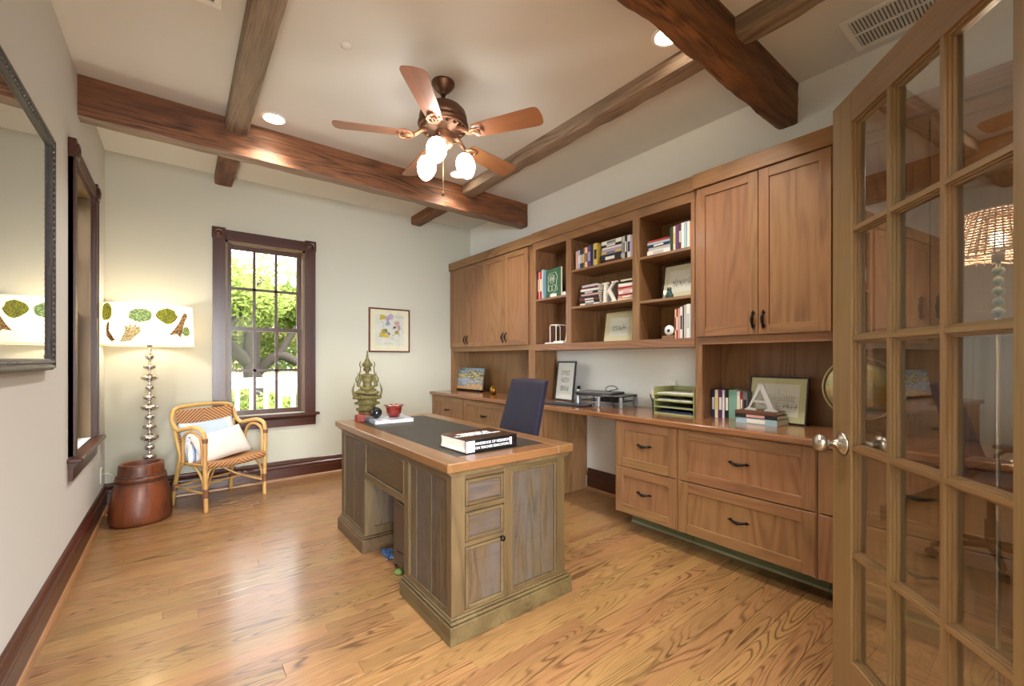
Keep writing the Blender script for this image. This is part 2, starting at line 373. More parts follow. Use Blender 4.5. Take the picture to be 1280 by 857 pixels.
# ---------------------------------------------------------------- windows
def window(name, root_loc, rz, w, z0, z1, label):
    """double hung window: x along the wall, +y outwards, opening w wide from z0 to z1"""
    t = thing(name, label, None, root_loc, rz, kind='structure')
    h = w / 2; T = TRIM('z'); TX = TRIM('x'); cw = .097
    jb = wood('jamb_wood', (122, 98, 62), (84, 60, 34), 'z', rings=5, rough=.4)
    for s in (-1, 1):
        a = s * h
        m = MB().box(a, a + s * cw, -.02, 0, z0 - .005, z1)          # fluted side casing
        for k in (.014, .034, .054, .074): m.box(a + s * k, a + s * (k + .009), -.026, -.02, z0, z1 - .005)
        m.box(a + s * (cw - .006), a + s * cw, -.03, 0, z0, z1)
        m.build('casing', T, t)
        cb = MB().box(a - s * .002, a + s * (cw + .006), -.034, 0, z1, z1 + .105, bev=.003)
        cb.lathe([(.040, 0), (.040, .004), (.034, .008), (.028, .004), (.020, .003), (.016, .010), (0.001, .012)], seg=24,
                 M=Matrix.Translation((a + s * .05, -.034, z1 + .052)) @ Matrix.Rotation(R(90), 4, 'X'))
        cb.build('corner_block', T, t)
        MB().box(a - s * .02, a, 0, WT, z0, z1).build('jamb', jb, t)
    m = MB().box(-h, h, -.022, 0, z1, z1 + .092)
    for k in (.014, .034, .054, .072): m.box(-h, h, -.028, -.022, z1 + k, z1 + k + .009)
    m.build('head_casing', TX, t)
    MB().box(-h, h, 0, WT, z1 - .02, z1).build('head_jamb', wood('jamb_wood', (122, 98, 62), (84, 60, 34), 'x', rings=5, rough=.4), t)
    MB().box(-h - cw - .035, h + cw + .035, -.062, .0, z0 - .032, z0 - .006, bev=.005).box(-h, h, 0, WT, z0 - .032, z0 - .006).build('stool', TX, t)
    MB().prism([(0, z0 - .135), (-.018, z0 - .135), (-.022, z0 - .06), (-.04, z0 - .04), (-.045, z0 - .032), (0, z0 - .032)], -h - cw - .005, h + cw + .005, 'yz').build('apron', TX, t)
    zm = (z0 + z1) / 2 + .005; i = h - .02
    for nm, ys, za, zb in (('upper_sash', .095, zm - .018, z1 - .02), ('lower_sash', .062, z0 - .006, zm + .018)):
        f = MB(); st = .036; bt = .036 if nm == 'upper_sash' else .05
        f.box(-i, -i + st, ys, ys + .032, za, zb).box(i - st, i, ys, ys + .032, za, zb)
        f.box(-i + st, i - st, ys, ys + .032, zb - .036, zb).box(-i + st, i - st, ys, ys + .032, za, za + bt)
        so = f.build(nm, T, t)
        g0, g1, h0, h1 = -i + st, i - st, za + bt, zb - .036
        for k in (1, 2):
            xx = g0 + (g1 - g0) * k / 3; MB().box(xx - .012, xx + .012, ys + .004, ys + .028, h0, h1).build('muntin', T, so)
        zz = (h0 + h1) / 2; MB().box(g0, g1, ys + .004, ys + .028, zz - .012, zz + .012).build('muntin', TX, so)
        for a in range(3):
            for b in range(2):
                MB().box(g0 + (g1 - g0) * a / 3, g0 + (g1 - g0) * (a + 1) / 3, ys + .014, ys + .018, h0 + (h1 - h0) * b / 2, h0 + (h1 - h0) * (b + 1) / 2).build('pane', GLASS, so)
    MB().lathe([(.012, 0), (.012, .012), (.006, .014)], (0, 0, 0), 12, M=Matrix.Translation((0, .055, zm + .018))).box(-.02, .02, .045, .062, zm + .018, zm + .024).build('sash_lock', BRONZE, t)
    return t
window('window_1', ((W1[0] + W1[1]) / 2, YB, 0), 0, W1[1] - W1[0], W1[2], W1[3], 'dark brown double hung window in the back wall')
window('window_2', (XL, (W2[0] + W2[1]) / 2, 0), R(90), W2[1] - W2[0], W2[2], W2[3], 'dark brown double hung window in the left wall')

# ---------------------------------------------------------------- beams
def beam(name, ax, a0, a1, c0, c1, z0, mats, label, amp=.006, seedv=0, parent=None):
    """rough sawn timber: grid box with worn arrises; a along ax, c across"""
    n = max(4, int((a1 - a0) / .045)); bm = bmesh.new(); k = 5
    prof = []
    zt = H + .0
    for i in range(k + 1): prof.append((c0, zt + (z0 - zt) * i / k))
    for i in range(1, k + 1): prof.append((c0 + (c1 - c0) * i / k, z0))
    for i in range(1, k + 1): prof.append((c1, z0 + (zt - z0) * i / k))
    rows = []
    for i in range(n + 1):
        a = a0 + (a1 - a0) * i / n; rw = []
        for j, (c, z) in enumerate(prof):
            corner = j in (k, 2 * k)
            v = mnoise.noise(Vector((a * 2.2 + seedv, c * 6, z * 6))) * amp + mnoise.noise(Vector((a * 9 + seedv, c * 25, z * 25))) * amp * .5
            nx, nz = (0, 0)
            if j <= k: nx = 1 if c1 > c0 else -1
            if j >= 2 * k: nx = -1
            if k <= j <= 2 * k: nz = 1
            cut = (max(0, mnoise.noise(Vector((a * 5 + seedv + 9, c * 3, 3))) * .016) + .004) if corner else 0
            if j in (0, len(prof) - 1): v = 0
            cc = c + nx * (abs(v) + cut); zz = z + nz * (abs(v) + cut)
            rw.append(bm.verts.new((a, cc, zz) if ax == 'x' else (cc, a, zz)))
        rows.append(rw)
    for p, q in zip(rows, rows[1:]):
        for j in range(len(prof) - 1):
            f = bm.faces.new((p[j], p[j + 1], q[j + 1], q[j])); f.smooth = False
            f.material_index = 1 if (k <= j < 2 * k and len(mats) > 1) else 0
    bm.faces.new(rows[0]); bm.faces.new(rows[-1][::-1])
    m = MB(); m.bm.free(); m.bm = bm
    o = m.build(name, mats, parent); o['kind'] = 'structure'
    if label: o['label'] = label
    return o
beam('ceiling_beam', 'x', XL, XR, 3.6, 3.73, 2.653, (BEAM('x'), BEAMG('x')), 'thick brown timber beam across the ceiling near the back wall', .007, 1)  # greyer underside: wear and the light on it, both put into the colour
beam('ceiling_beam', 'x', XL, XR, 1.0, 1.12, 2.653, (BEAM('x'),), 'thick rough timber beam across the ceiling nearest the doorway', .009, 5)
for nm, x0, x1, lab in (('l', .25, .388, 'left'), ('r', 2.18, 2.31, 'right')):
    beam('ceiling_beam', 'y', 1.12, 3.6, x0, x1, 2.806, (BEAMG('y'),), 'thin weathered grey timber running lengthwise %s of the ceiling fan' % lab, .004, x0 * 9)
    beam('ceiling_beam', 'y', 3.73, YB, x0, x1, 2.806, (BEAM('y'),), 'short brown timber stub from the back beam to the back wall, %s one' % lab, .003, x0 * 19)
    beam('ceiling_beam', 'y', 0, 1.0, x0, x1, 2.806, (BEAMG('y'),), 'thin weathered timber between the near beam and the front wall, %s one' % lab, .004, x0 * 29)

# ---------------------------------------------------------------- french door
def french_door():
    ang = math.atan2(.651, .759)            # the leaf points from the hinge into the room
    Wd, Ht, T = .752, 2.032, .044
    hx, hy = 1.747 - .759 * Wd, .479 - .651 * Wd
    t = thing('door_1', 'open oak French door leaf with fifteen glass panes and a nickel knob', None, (hx, hy, 0.006), ang, kind='structure')
    X = lambda w: Wd - w                     # w measured from the free edge
    y0, y1 = 0.0, -T                        # face towards the camera is y = 0 (+y side)
    st = .108; tr = 1.936; br = .245
    fz = DOORW('z'); fx = DOORW('x')
    MB().box(X(0), X(st), y1, y0, 0, Ht, bev=.002).build('stile', fz, t)
    MB().box(X(Wd - st), X(Wd), y1, y0, 0, Ht, bev=.002).build('stile', fz, t)
    MB().box(X(st), X(Wd - st), y1, y0, tr, Ht, bev=.001).build('top_rail', fx, t)
    MB().box(X(st), X(Wd - st), y1, y0, 0, br, bev=.001).build('bottom_rail', fx, t)
    ws = [st, .281, .469, Wd - st]
    zs = [br, .578, .912, 1.257, 1.598, tr]
    def moulded(m, a0, a1, z0, z1, ax):      # muntin bar: flat fillet plus stepped ovolo to the glass on both faces
        if ax == 'z':
            c = (a0 + a1) / 2
            m.box(c - .006, c + .006, y1 + .002, y0 - .002, z0, z1)
            m.box(c - .0105, c + .0105, y1 + .008, y0 - .008, z0, z1).box(c - .015, c + .015, y1 + .014, y0 - .014, z0, z1)
        else:
            c = (z0 + z1) / 2
            m.box(a0, a1, y1 + .0025, y0 - .0025, c - .006, c + .006)
            m.box(a0, a1, y1 + .0085, y0 - .0085, c - .0105, c + .0105).box(a0, a1, y1 + .0145, y0 - .0145, c - .015, c + .015)
    for w in ws[1:-1]:
        m = MB(); moulded(m, X(w), X(w), br, tr, 'z'); m.build('muntin', fz, t)
    for z in zs[1:-1]:
        m = MB(); moulded(m, X(st), X(Wd - st), z, z, 'x'); m.build('muntin', fx, t)
    # beads around each opening on the stiles and rails
    for (w, s) in ((ws[0], 1), (ws[3], -1)):
        for d, yy in ((.006, .008), (.011, .014)):
            pass
        m = MB()
        m.box(X(w), X(w + s * .006), y1 + .008, y0 - .008, br, tr).box(X(w), X(w + s * .012), y1 + .014, y0 - .014, br, tr)
        m.build('glazing_bead', fz, t)
    m = MB()
    for z, s in ((br, 1), (tr, -1)):
        m.box(X(st), X(Wd - st), y1 + .008, y0 - .008, z, z + s * .006).box(X(st), X(Wd - st), y1 + .014, y0 - .014, z, z + s * .012)
    m.build('glazing_bead', fx, t)
    dg = glass('door_glass', 1.6, (.84, .83, .79, 1), 3.2)
    for a in range(3):
        for b in range(5):
            MB().box(X(ws[a]) - .002, X(ws[a + 1]) + .002, -T / 2 - .0015, -T / 2 + .0015, zs[b] + .002, zs[b + 1] - .002).build('pane', dg, t)
    for s in (1, -1):
        yy = y0 if s > 0 else y1
        Mx = Matrix.Translation((X(.062), yy, .918)) @ Matrix.Rotation(R(-90 * s), 4, 'X')
        k = MB().lathe([(.036, 0), (.036, .004), (.033, .008), (.028, .009), (.026, .013), (.018, .015), (.014, .018), (.010, .022), (.009, .034), (.010, .040), (.016, .044), (.024, .050), (.0285, .060), (.0275, .070), (.022, .079), (.012, .084), (.001, .085)], seg=32, M=Mx)
        k.build('knob', NICKEL, t)
    MB().box(X(-.001), X(.002), -T + .008, -.008, .86, .97).build('latch_plate', NICKEL, t)
    for z in (.2, 1.0, 1.8):
        MB().box(X(Wd) - .002, X(Wd) + .001, -T + .004, .0, z, z + .09).lathe([(.006, z - .003), (.006, z + .093)], (X(Wd) - .003, .006, 0), 12).build('hinge', NICKEL, t)
    return t
french_door()
# doorway casing on the room side
m = MB().box(DX1 + .02, DX1 + .11, 0, .018, 0, DH + .09, bev=.003).box(DX0 - .11, DX0 - .02, 0, .018, 0, DH + .09, bev=.003)
struct('trim_2', m, TRIM('z'), label='dark casing boards beside the doorway')
struct('trim_3', MB().box(DX0 - .11, DX1 + .11, 0, .02, DH + .02, DH + .11, bev=.003), TRIM('x'), label='dark casing board over the doorway')

# ---------------------------------------------------------------- things on the ceiling
def ceiling_vent(x0, x1, y0, y1, label):
    t = thing('air_vent', label, 'air vent', ((x0 + x1) / 2, (y0 + y1) / 2, H))
    ox, oy = (x0 + x1) / 2, (y0 + y1) / 2; a, b = (x1 - x0) / 2, (y1 - y0) / 2
    f = .03
    f_ = MB().box(-a, a, -b, -b + f, -.008, 0, bev=.002).box(-a, a, b - f, b, -.008, 0, bev=.002).box(-a, -a + f, -b + f, b - f, -.008, 0, bev=.002).box(a - f, a, -b + f, b - f, -.008, 0, bev=.002)
    f_.box(-.006, .006, -b + f, b - f, -.009, -.001)
    f_.build('frame', WHITE, t)
    MB().box(-a + f, a - f, -b + f, b - f, -.0012, -.0004).build('backing', plain('vent_dark', (128, 124, 118), .9), t)
    n = int((2 * b - 2 * f) / .0145)
    sm = None
    for s in (-1, 1):
        for i in range(n):
            yy = -b + f + (i + .5) * (2 * b - 2 * f) / n
            if sm is None:
                o = MB().box(-(a - f - .006) / 2, (a - f - .006) / 2, -.0065, .0065, -.0006, .0006, M=Matrix.Rotation(R(35), 4, 'X')).build('slat', WHITE, t); sm = o.data
            else: o = link('slat', sm, [], t)
            o.location = (s * (a - f + .006) / 2, yy, -.005)
ceiling_vent(2.645, 2.955, 0.06, .70, 'white louvred air vent on the ceiling above the French door')
ceiling_vent(-.16, .158, 1.95, 2.51, 'white louvred air vent on the ceiling left of the lengthwise timber')
can_mat = emit('recessed_lamp_glow', (255, 236, 205), 14)
for i, (x, y, lab) in enumerate(((.525, 3.42, 'left of the fan by the back beam'), (2.02, 3.41, 'behind the fan globes by the back beam'), (2.028, 1.275, 'beside the near beam, right of the fan'), (.525, 1.33, 'beside the near beam, left of the fan'))):
    t = thing('recessed_light', 'round lit recessed downlight in the ceiling, ' + lab, 'ceiling light', (x, y, H))
    MB().lathe([(.064, 0), (.064, -.004), (.070, -.006), (.080, -.006), (.084, -.003), (.084, 0)], seg=40, close=False).build('trim_ring', WHITE, t)
    MB().lathe([(.066, -.0030), (.040, -.0034), (.001, -.0035)], seg=32).build('lens', can_mat, t)
    light('recessed_lamp', 'SPOT', (x, y, H - .012), 60, (1, .93, .84), (0, 0, 0), spot_size=R(120), spot_blend=.9, shadow_soft_size=.05)
t = thing('fire_sprinkler', 'small white round sprinkler cover on the ceiling left of the fan', 'sprinkler', (.712, 2.385, H))
MB().lathe([(.030, 0), (.030, -.003), (.022, -.006), (.020, -.012), (.001, -.013)], seg=24).build('cover', WHITE, t)

# ---------------------------------------------------------------- ceiling fan
def ceiling_fan():
    t = thing('ceiling_fan', 'five-blade ceiling fan with three lit egg-shaped glass globes', 'ceiling fan', (1.282, 2.343, H))
    bz = -.335
    MB().lathe([(.070, 0), (.070, -.012), (.063, -.016), (.063, -.024), (.055, -.032), (.050, -.040), (.032, -.058), (.020, -.066), (.018, -.074)], seg=36).build('canopy', BRONZE, t)
    MB().lathe([(.0125, -.07), (.0125, -.135), (.026, -.138), (.028, -.150)], seg=20).build('downrod', BRONZE, t)
    MB().lathe([(.030, -.142), (.080, -.148), (.118, -.162), (.138, -.185), (.146, -.215), (.148, -.240), (.140, -.246), (.152, -.252), (.155, -.262), (.150, -.272), (.128, -.280), (.105, -.292), (.060, -.300), (.05, -.31)], seg=48).build('motor_housing', BRONZE, t)
    copper = plain('copper_ornament', (176, 128, 96), .4, .7, bump=.4, bscale=120, vary=.3)
    dk = plain('vent_slot_dark', (30, 22, 18), .7)
    m = MB()
    for i in range(15):                      # pierced scroll band under the motor
        a = 2 * math.pi * i / 15
        m.tube([(.120 * math.cos(a + d) * (1 - q), .120 * math.sin(a + d) * (1 - q), -.285 - .012 * q) for d, q in ((-.14, .05), (-.07, -.12), (0, .1), (.07, .25), (.14, .05))], .005, 6)
    m.lathe([(.142, -.276), (.146, -.281), (.142, -.286)], seg=40, close=False)
    m.build('ornament_band', copper, t)
    m = MB()
    for i in range(15):
        a = 2 * math.pi * (i + .5) / 15; m.ell((.115 * math.cos(a), .115 * math.sin(a), -.288), (.012, .012, .004), sub=1)
    m.build('vent_slots', dk, t)
    red = wood('fan_blade_wood', (160, 106, 70), (118, 70, 42), 'x', rings=5, line=.3, pore=.3, rough=.35, vary=.03, cross=6, along=.8, coat=.3)
    bl = br = None
    for k, deg in enumerate((12, 84, 156, 228, 300)):
        M = Matrix.Rotation(R(deg), 4, 'Z')
        if bl is None:
            o_ = MB(); pts = [(.215, -.048), (.26, -.056)]
            pts += [(.585, -.070)] + [(.600 + .034 * math.sin(R(q)), -.070 + .03 * (1 - math.cos(R(q)))) for q in (20, 50, 80)]
            pts += [(.637, -.02), (.639, 0), (.637, .02)] + [(.600 + .034 * math.sin(R(q)), .070 - .03 * (1 - math.cos(R(q)))) for q in (80, 50, 20)] + [(.585, .070), (.26, .056), (.215, .048), (.205, .03), (.202, 0), (.205, -.03)]
            o_.prism(pts, -.003, .003, 'xy'); bmesh.ops.transform(o_.bm, matrix=Matrix.Rotation(R(-12), 4, 'X'), verts=o_.bm.verts)
            ob = o_.build('blade', red, t); bl = ob.data
            q = MB()
            q.tube([(.10, 0, .040), (.13, 0, .030), (.16, .0, .006), (.185, 0, -.008)], [.013, .014, .013, .012], 8)
            q.tube([(.180, 0, -.008), (.20, .030, -.004), (.235, .040, .0), (.262, .028, -.002), (.27, 0, -.006), (.262, -.028, -.01), (.235, -.040, -.013), (.20, -.030, -.011)], .0075, 8, closed=True)
            q.tube([(.185, 0, -.010), (.22, .012, -.010), (.25, 0, -.012)], .006, 6)
            q.tube([(.185, 0, -.010), (.22, -.012, -.012), (.25, 0, -.012)], .006, 6)
            for sx, sy in ((.235, .03), (.235, -.03), (.27, 0)): q.lathe([(.007, -.014), (.007, -.010)], (sx, sy, .0), 8)
            obr = q.build('blade_bracket', copper, t); br = obr.data
        else:
            ob = link('blade', bl, [], t); obr = link('blade_bracket', br, [], t)
        for o in (ob, obr): o.location = (0, 0, bz); o.rotation_euler = (0, 0, R(deg))
    MB().lathe([(.05, -.300), (.056, -.312), (.052, -.330), (.060, -.345), (.064, -.362), (.056, -.385), (.040, -.400), (.022, -.410), (.012, -.425), (.014, -.432), (.004, -.440), (.001, -.441)], seg=32).build('light_hub', copper, t)
    gm = bpy.data.materials.new('opal_glass'); gm.use_nodes = True; nt = gm.node_tree; nt.nodes.clear()
    out = N(nt, 'ShaderNodeOutputMaterial'); e = N(nt, 'ShaderNodeEmission', Strength=9.0); e.inputs[0].default_value = (1, .95, .87, 1); L(nt, e.outputs[0], out.inputs[0])
    for deg in (-134, 107, -13):
        a = R(deg); ca, sa = math.cos(a), math.sin(a)
        P = lambda r, z: (r * ca, r * sa, z)
        arm = MB().tube([P(.05, -.365), P(.075, -.350), P(.100, -.348), P(.125, -.362), P(.138, -.385), P(.142, -.402)], .0065, 8)
        arm.lathe([(.012, -.398), (.024, -.404), (.030, -.418), (.026, -.424)], P(.143, 0), 20)
        ao = arm.build('light_arm', BRONZE, t)
        tilt = Matrix.Translation(P(.145, -.480)) @ Matrix.Rotation(R(14), 4, Vector((-sa, ca, 0)) * -1)
        g = MB().lathe([(.022, .070), (.040, .058), (.053, .036), (.0595, .010), (.0585, -.014), (.050, -.040), (.037, -.062), (.020, -.077), (.001, -.083)], seg=32, M=tilt)
        g.build('globe', gm, ao)
    ch = MB().tube([(0.0, 0, -.44), (0, 0, -.672)], .0014, 6); co = ch.build('pull_chain', plain('chain_brass', (200, 170, 120), .35, .9), t)
    MB().lathe([(.003, -.666), (.009, -.674), (.011, -.684), (.007, -.694), (.001, -.697)], seg=16).build('fob', BRONZE, co)
ceiling_fan()

# ================================================================ BUILT-IN CABINETS (right wall)
CT = 0.812                                   # counter top height
XC = 2.425                                   # counter front edge
iron = BLACK
def pull_v(parent, loc):
    """dark iron bar handle with arrow tips, vertical, standing out towards -x"""
    m = MB(); x, y, z = loc
    for s in (-1, 1):
        m.prism([(y - .011, z + s * .038), (y, z + s * .056), (y + .011, z + s * .038), (y + .006, z + s * .030), (y - .006, z + s * .030)], x - .004, x, 'yz')
    m.tube([(x, y, z - .036), (x - .014, y, z - .030), (x - .020, y, z - .015), (x - .022, y, z), (x - .020, y, z + .015), (x - .014, y, z + .030), (x, y, z + .036)], [.005, .006, .0075, .0100, .0075, .006, .005], 8)
    return m.build('handle', iron, parent, off=tuple(parent_off(parent)))
def pull_h(parent, loc, L_=.055):
    m = MB(); x, y, z = loc
    for s in (-1, 1):
        m.prism([(y + s * (L_ - .014), z - .009), (y + s * (L_ + .006), z), (y + s * (L_ - .014), z + .009), (y + s * (L_ - .022), z)], x - .004, x, 'yz')
    m.tube([(x, y - L_ + .016, z), (x - .013, y - L_ * .6, z - .001), (x - .021, y - .012, z - .004), (x - .022, y, z - .005), (x - .021, y + .012, z - .004), (x - .013, y + L_ * .6, z - .001), (x, y + L_ - .016, z)], [.005, .006, .0085, .0105, .0085, .006, .005], 8)
    return m.build('handle', iron, parent, off=tuple(parent_off(parent)))
OFFS = {}
def parent_off(o):
    while o is not None:
        if o.name in OFFS: return OFFS[o.name]
        o = o.parent
    return (0, 0, 0)
def unit(name, label, cat, loc, group=None):
    t = thing(name, label, cat, loc, 0, group); OFFS[t.name] = loc; return t
def P_(mb, name, mat, parent): return mb.build(name, mat, parent, off=parent_off(parent))
def shaker(parent, name, x, y0, y1, z0, z1, fw=.055, th=.02, handle=None):
    """shaker door or drawer front facing -x: panel with stiles and rails as sub-parts"""
    g = .0018; a, b, c, d = y0 + g, y1 - g, z0 + g, z1 - g
    ax = 'z' if name == 'door' or True else 'y'
    pn = P_(MB().box(x + .008, x + th, a + fw - .004, b - fw + .004, c + fw - .004, d - fw + .004), name, CAB(ax), parent)
    for q0, q1 in ((a, a + fw), (b - fw, b)): P_(MB().box(x, x + th, q0, q1, c, d, bev=.0012), 'stile', CAB('z'), pn)
    for q0, q1 in ((c, c + fw), (d - fw, d)): P_(MB().box(x, x + th, a + fw, b - fw, q0, q1, bev=.0012), 'rail', CAB('y'), pn)
    if handle: (pull_v if handle[0] == 'v' else pull_h)(pn, (x, handle[1], handle[2]))
    return pn
CR1, CR0 = 2.408, 2.312                       # crown top and bottom
def crown(parent, x, y0, y1):
    P_(MB().box(x, XR, y0, y1, CR0, CR1, bev=.002), 'crown_board', CAB('y'), parent)
def wall_unit(label, xf, y0, y1, splits, lo0=None, lo1=None):
    """upper doors over an open niche that stands on the counter"""
    t = unit('wall_cabinet', label, 'cabinet', ((xf + XR) / 2, (y0 + y1) / 2, CT))
    zb = 1.345; s0 = CT if lo0 is None else lo0; s1 = CT if lo1 is None else lo1
    P_(MB().box(xf + .022, XR - .012, y0 + .018, y1 - .018, zb - .005, CR0), 'body', CAB('z'), t)
    # face frame
    for f in (MB().box(xf + .02, xf + .042, y0, splits[0] + .012 if splits[0] - y0 > .05 else y0 + .045, s0, CR0), MB().box(xf + .02, xf + .042, y1 - .045, y1, s1, CR0)):
        P_(f, 'frame_stile', CAB('z'), t)
    P_(MB().box(xf + .018, xf + .042, y0 + .03, y1 - .03, zb - .05, zb - .004, bev=.001), 'frame_rail', CAB('y'), t)
    P_(MB().box(xf + .042, XR, y0, y0 + .018, s0, CR0), 'side_panel', CAB('z'), t)
    P_(MB().box(xf + .042, XR, y1 - .018, y1, s1, CR0), 'side_panel', CAB('z'), t)
    P_(MB().box(XR - .012, XR - .001, y0 + .018, y1 - .018, CT, zb), 'back_panel', CAB('z'), t)
    crown(t, xf - .012, y0 - .004, y1 + .004)
    n = len(splits) - 1
    for i in range(n):
        a, b = splits[i], splits[i + 1]
        hy = b - .028 if i % 2 == 0 else a + .028       # pairs meet at every odd split
        shaker(t, 'door', xf, a, b, zb, CR0 - .004, handle=('v', hy, 1.432))
    return t
wall_unit('walnut wall cabinet in the far corner, four doors over an open niche', 2.70, 3.140, 4.770, [3.222, 3.609, 3.995, 4.37, 4.752])
wall_unit('walnut wall cabinet right of the bookshelves, two tall doors over a niche', 2.672, .722, 1.490, [.737, 1.094, 1.472], lo0=1.295)
wall_unit('walnut wall cabinet seen through the French door glass', 2.672, .008, .720, [.018, .368, .718], lo1=1.295)

# open bookshelf unit between them
def bookshelf():
    xf = 2.685; y0, y1 = 1.492, 3.136; z0, z1 = 1.284, CR0
    t = unit('bookshelf', 'open walnut bookshelf of three bays hung above the desk counter', 'bookshelf', ((xf + XR) / 2, (y0 + y1) / 2, z0))
    P_(MB().box(xf + .02, XR - .012, y0, y1, z0, z0 + .06), 'bottom_board', CAB('y'), t)
    P_(MB().box(xf + .02, XR - .012, y0, y1, 2.25, z1), 'top_board', CAB('y'), t)
    P_(MB().box(XR - .012, XR - .001, y0, y1, z0, z1), 'back_panel', CAB('z'), t)
    P_(MB().box(xf, xf + .02, y0, y1, z0, z0 + .058, bev=.001), 'face_rail', CAB('y'), t)
    P_(MB().box(xf, xf + .02, y0, y1, 2.245, z1, bev=.001), 'face_rail', CAB('y'), t)
    for a, b in ((y0, 1.519), (1.922, 1.984), (2.622, 2.684), (3.091, y1)):
        P_(MB().box(xf, xf + .02, a, b, z0 + .058, 2.245, bev=.001), 'face_stile', CAB('z'), t)
    for a, b in ((y0, y0 + .02), (1.943, 1.963), (2.643, 2.663), (y1 - .02, y1)):
        P_(MB().box(xf + .02, XR - .012, a, b, z0 + .06, 2.25), 'divider', CAB('z'), t)
    for a, b, z in ((2.663, 3.116, 1.772), (1.963, 2.643, 1.974), (1.963, 2.643, 1.656), (1.512, 1.943, 1.953), (1.512, 1.943, 1.630)):
        P_(MB().box(xf + .004, XR - .013, a, b, z - .020, z, bev=.0015), 'shelf', CAB('y'), t)
    crown(t, xf - .012, y0, y1)
bookshelf()

# counter
ct = unit('desk_counter', 'long polished walnut counter running along the whole right wall', 'counter', ((XC + XR) / 2, 2.39, CT - .038))
P_(MB().prism([(XC + .004, CT - .038), (XC, CT - .030), (XC, CT - .008), (XC + .004, CT - .002), (XC + .010, CT), (XR, CT), (XR, CT - .038)], .004, YB - .001, 'xz'), 'top', CTR('y'), ct)

# base cabinets
XB = 2.455
TOE = 2.652
toe_m = plain('toe_board_green_grey', (112, 116, 84), .6, vary=.1, bscale=9)
def base_unit(label, y0, y1, rows, cols=None, end=None):
    t = unit('base_cabinet', label, 'cabinet', ((XB + XR) / 2, (y0 + y1) / 2, 0))
    zt = CT - .040
    P_(MB().box(XB + .022, XR - .001, y0 + .018, y1 - .018, .13, zt), 'body', CAB('z'), t)
    P_(MB().box(XB + .004, XR - .001, y0, y0 + .018, .125, zt), 'side_panel', CAB('z'), t)
    P_(MB().box(XB + .004, XR - .001, y1 - .018, y1, .125, zt), 'side_panel', CAB('z'), t)
    P_(MB().box(TOE, TOE + .02, y0, y1, 0, .13), 'toe_board', toe_m, t)
    P_(MB().box(TOE - .010, TOE, y0, y1, 0, .014), 'toe_strip', plain('toe_strip_pale', (168, 168, 140), .5), t)
    ys = cols or [y0, y1]
    for i in range(len(ys) - 1):
        for z0, z1 in rows:
            a, b = ys[i], ys[i + 1]
            shaker(t, 'drawer', XB, a + .003, b - .003, z0, z1, fw=.06 if z1 - z0 > .2 else .045, handle=('h', (a + b) / 2, (z0 + z1) / 2 + (.01 if z1 - z0 > .2 else .0)))
    return t
TWO = [(.128, .446), (.450, .768)]
base_unit('walnut base cabinet beside the kneehole, two stacked narrow drawers', 1.480, 1.960, TWO)
base_unit('wide walnut base cabinet with two long file drawers', .738, 1.476, TWO)
base_unit('walnut base cabinet partly hidden behind the French door edge', .008, .734, TWO)
bl = base_unit('walnut base cabinet in the far corner behind the desk chair', 2.735, 4.770, [(.45, .768), (.128, .446)], [2.74, 3.25, 4.03, 4.768])
for k, (a, b) in enumerate(((XB + .03, 2.63), (2.635, 2.81), (2.815, XR - .02))):     # boarded end of the far unit, facing the kneehole
    P_(MB().box(a, b, 2.727, 2.737, 0.0, CT - .042, bev=.002), 'end_board', CAB('z'), bl)

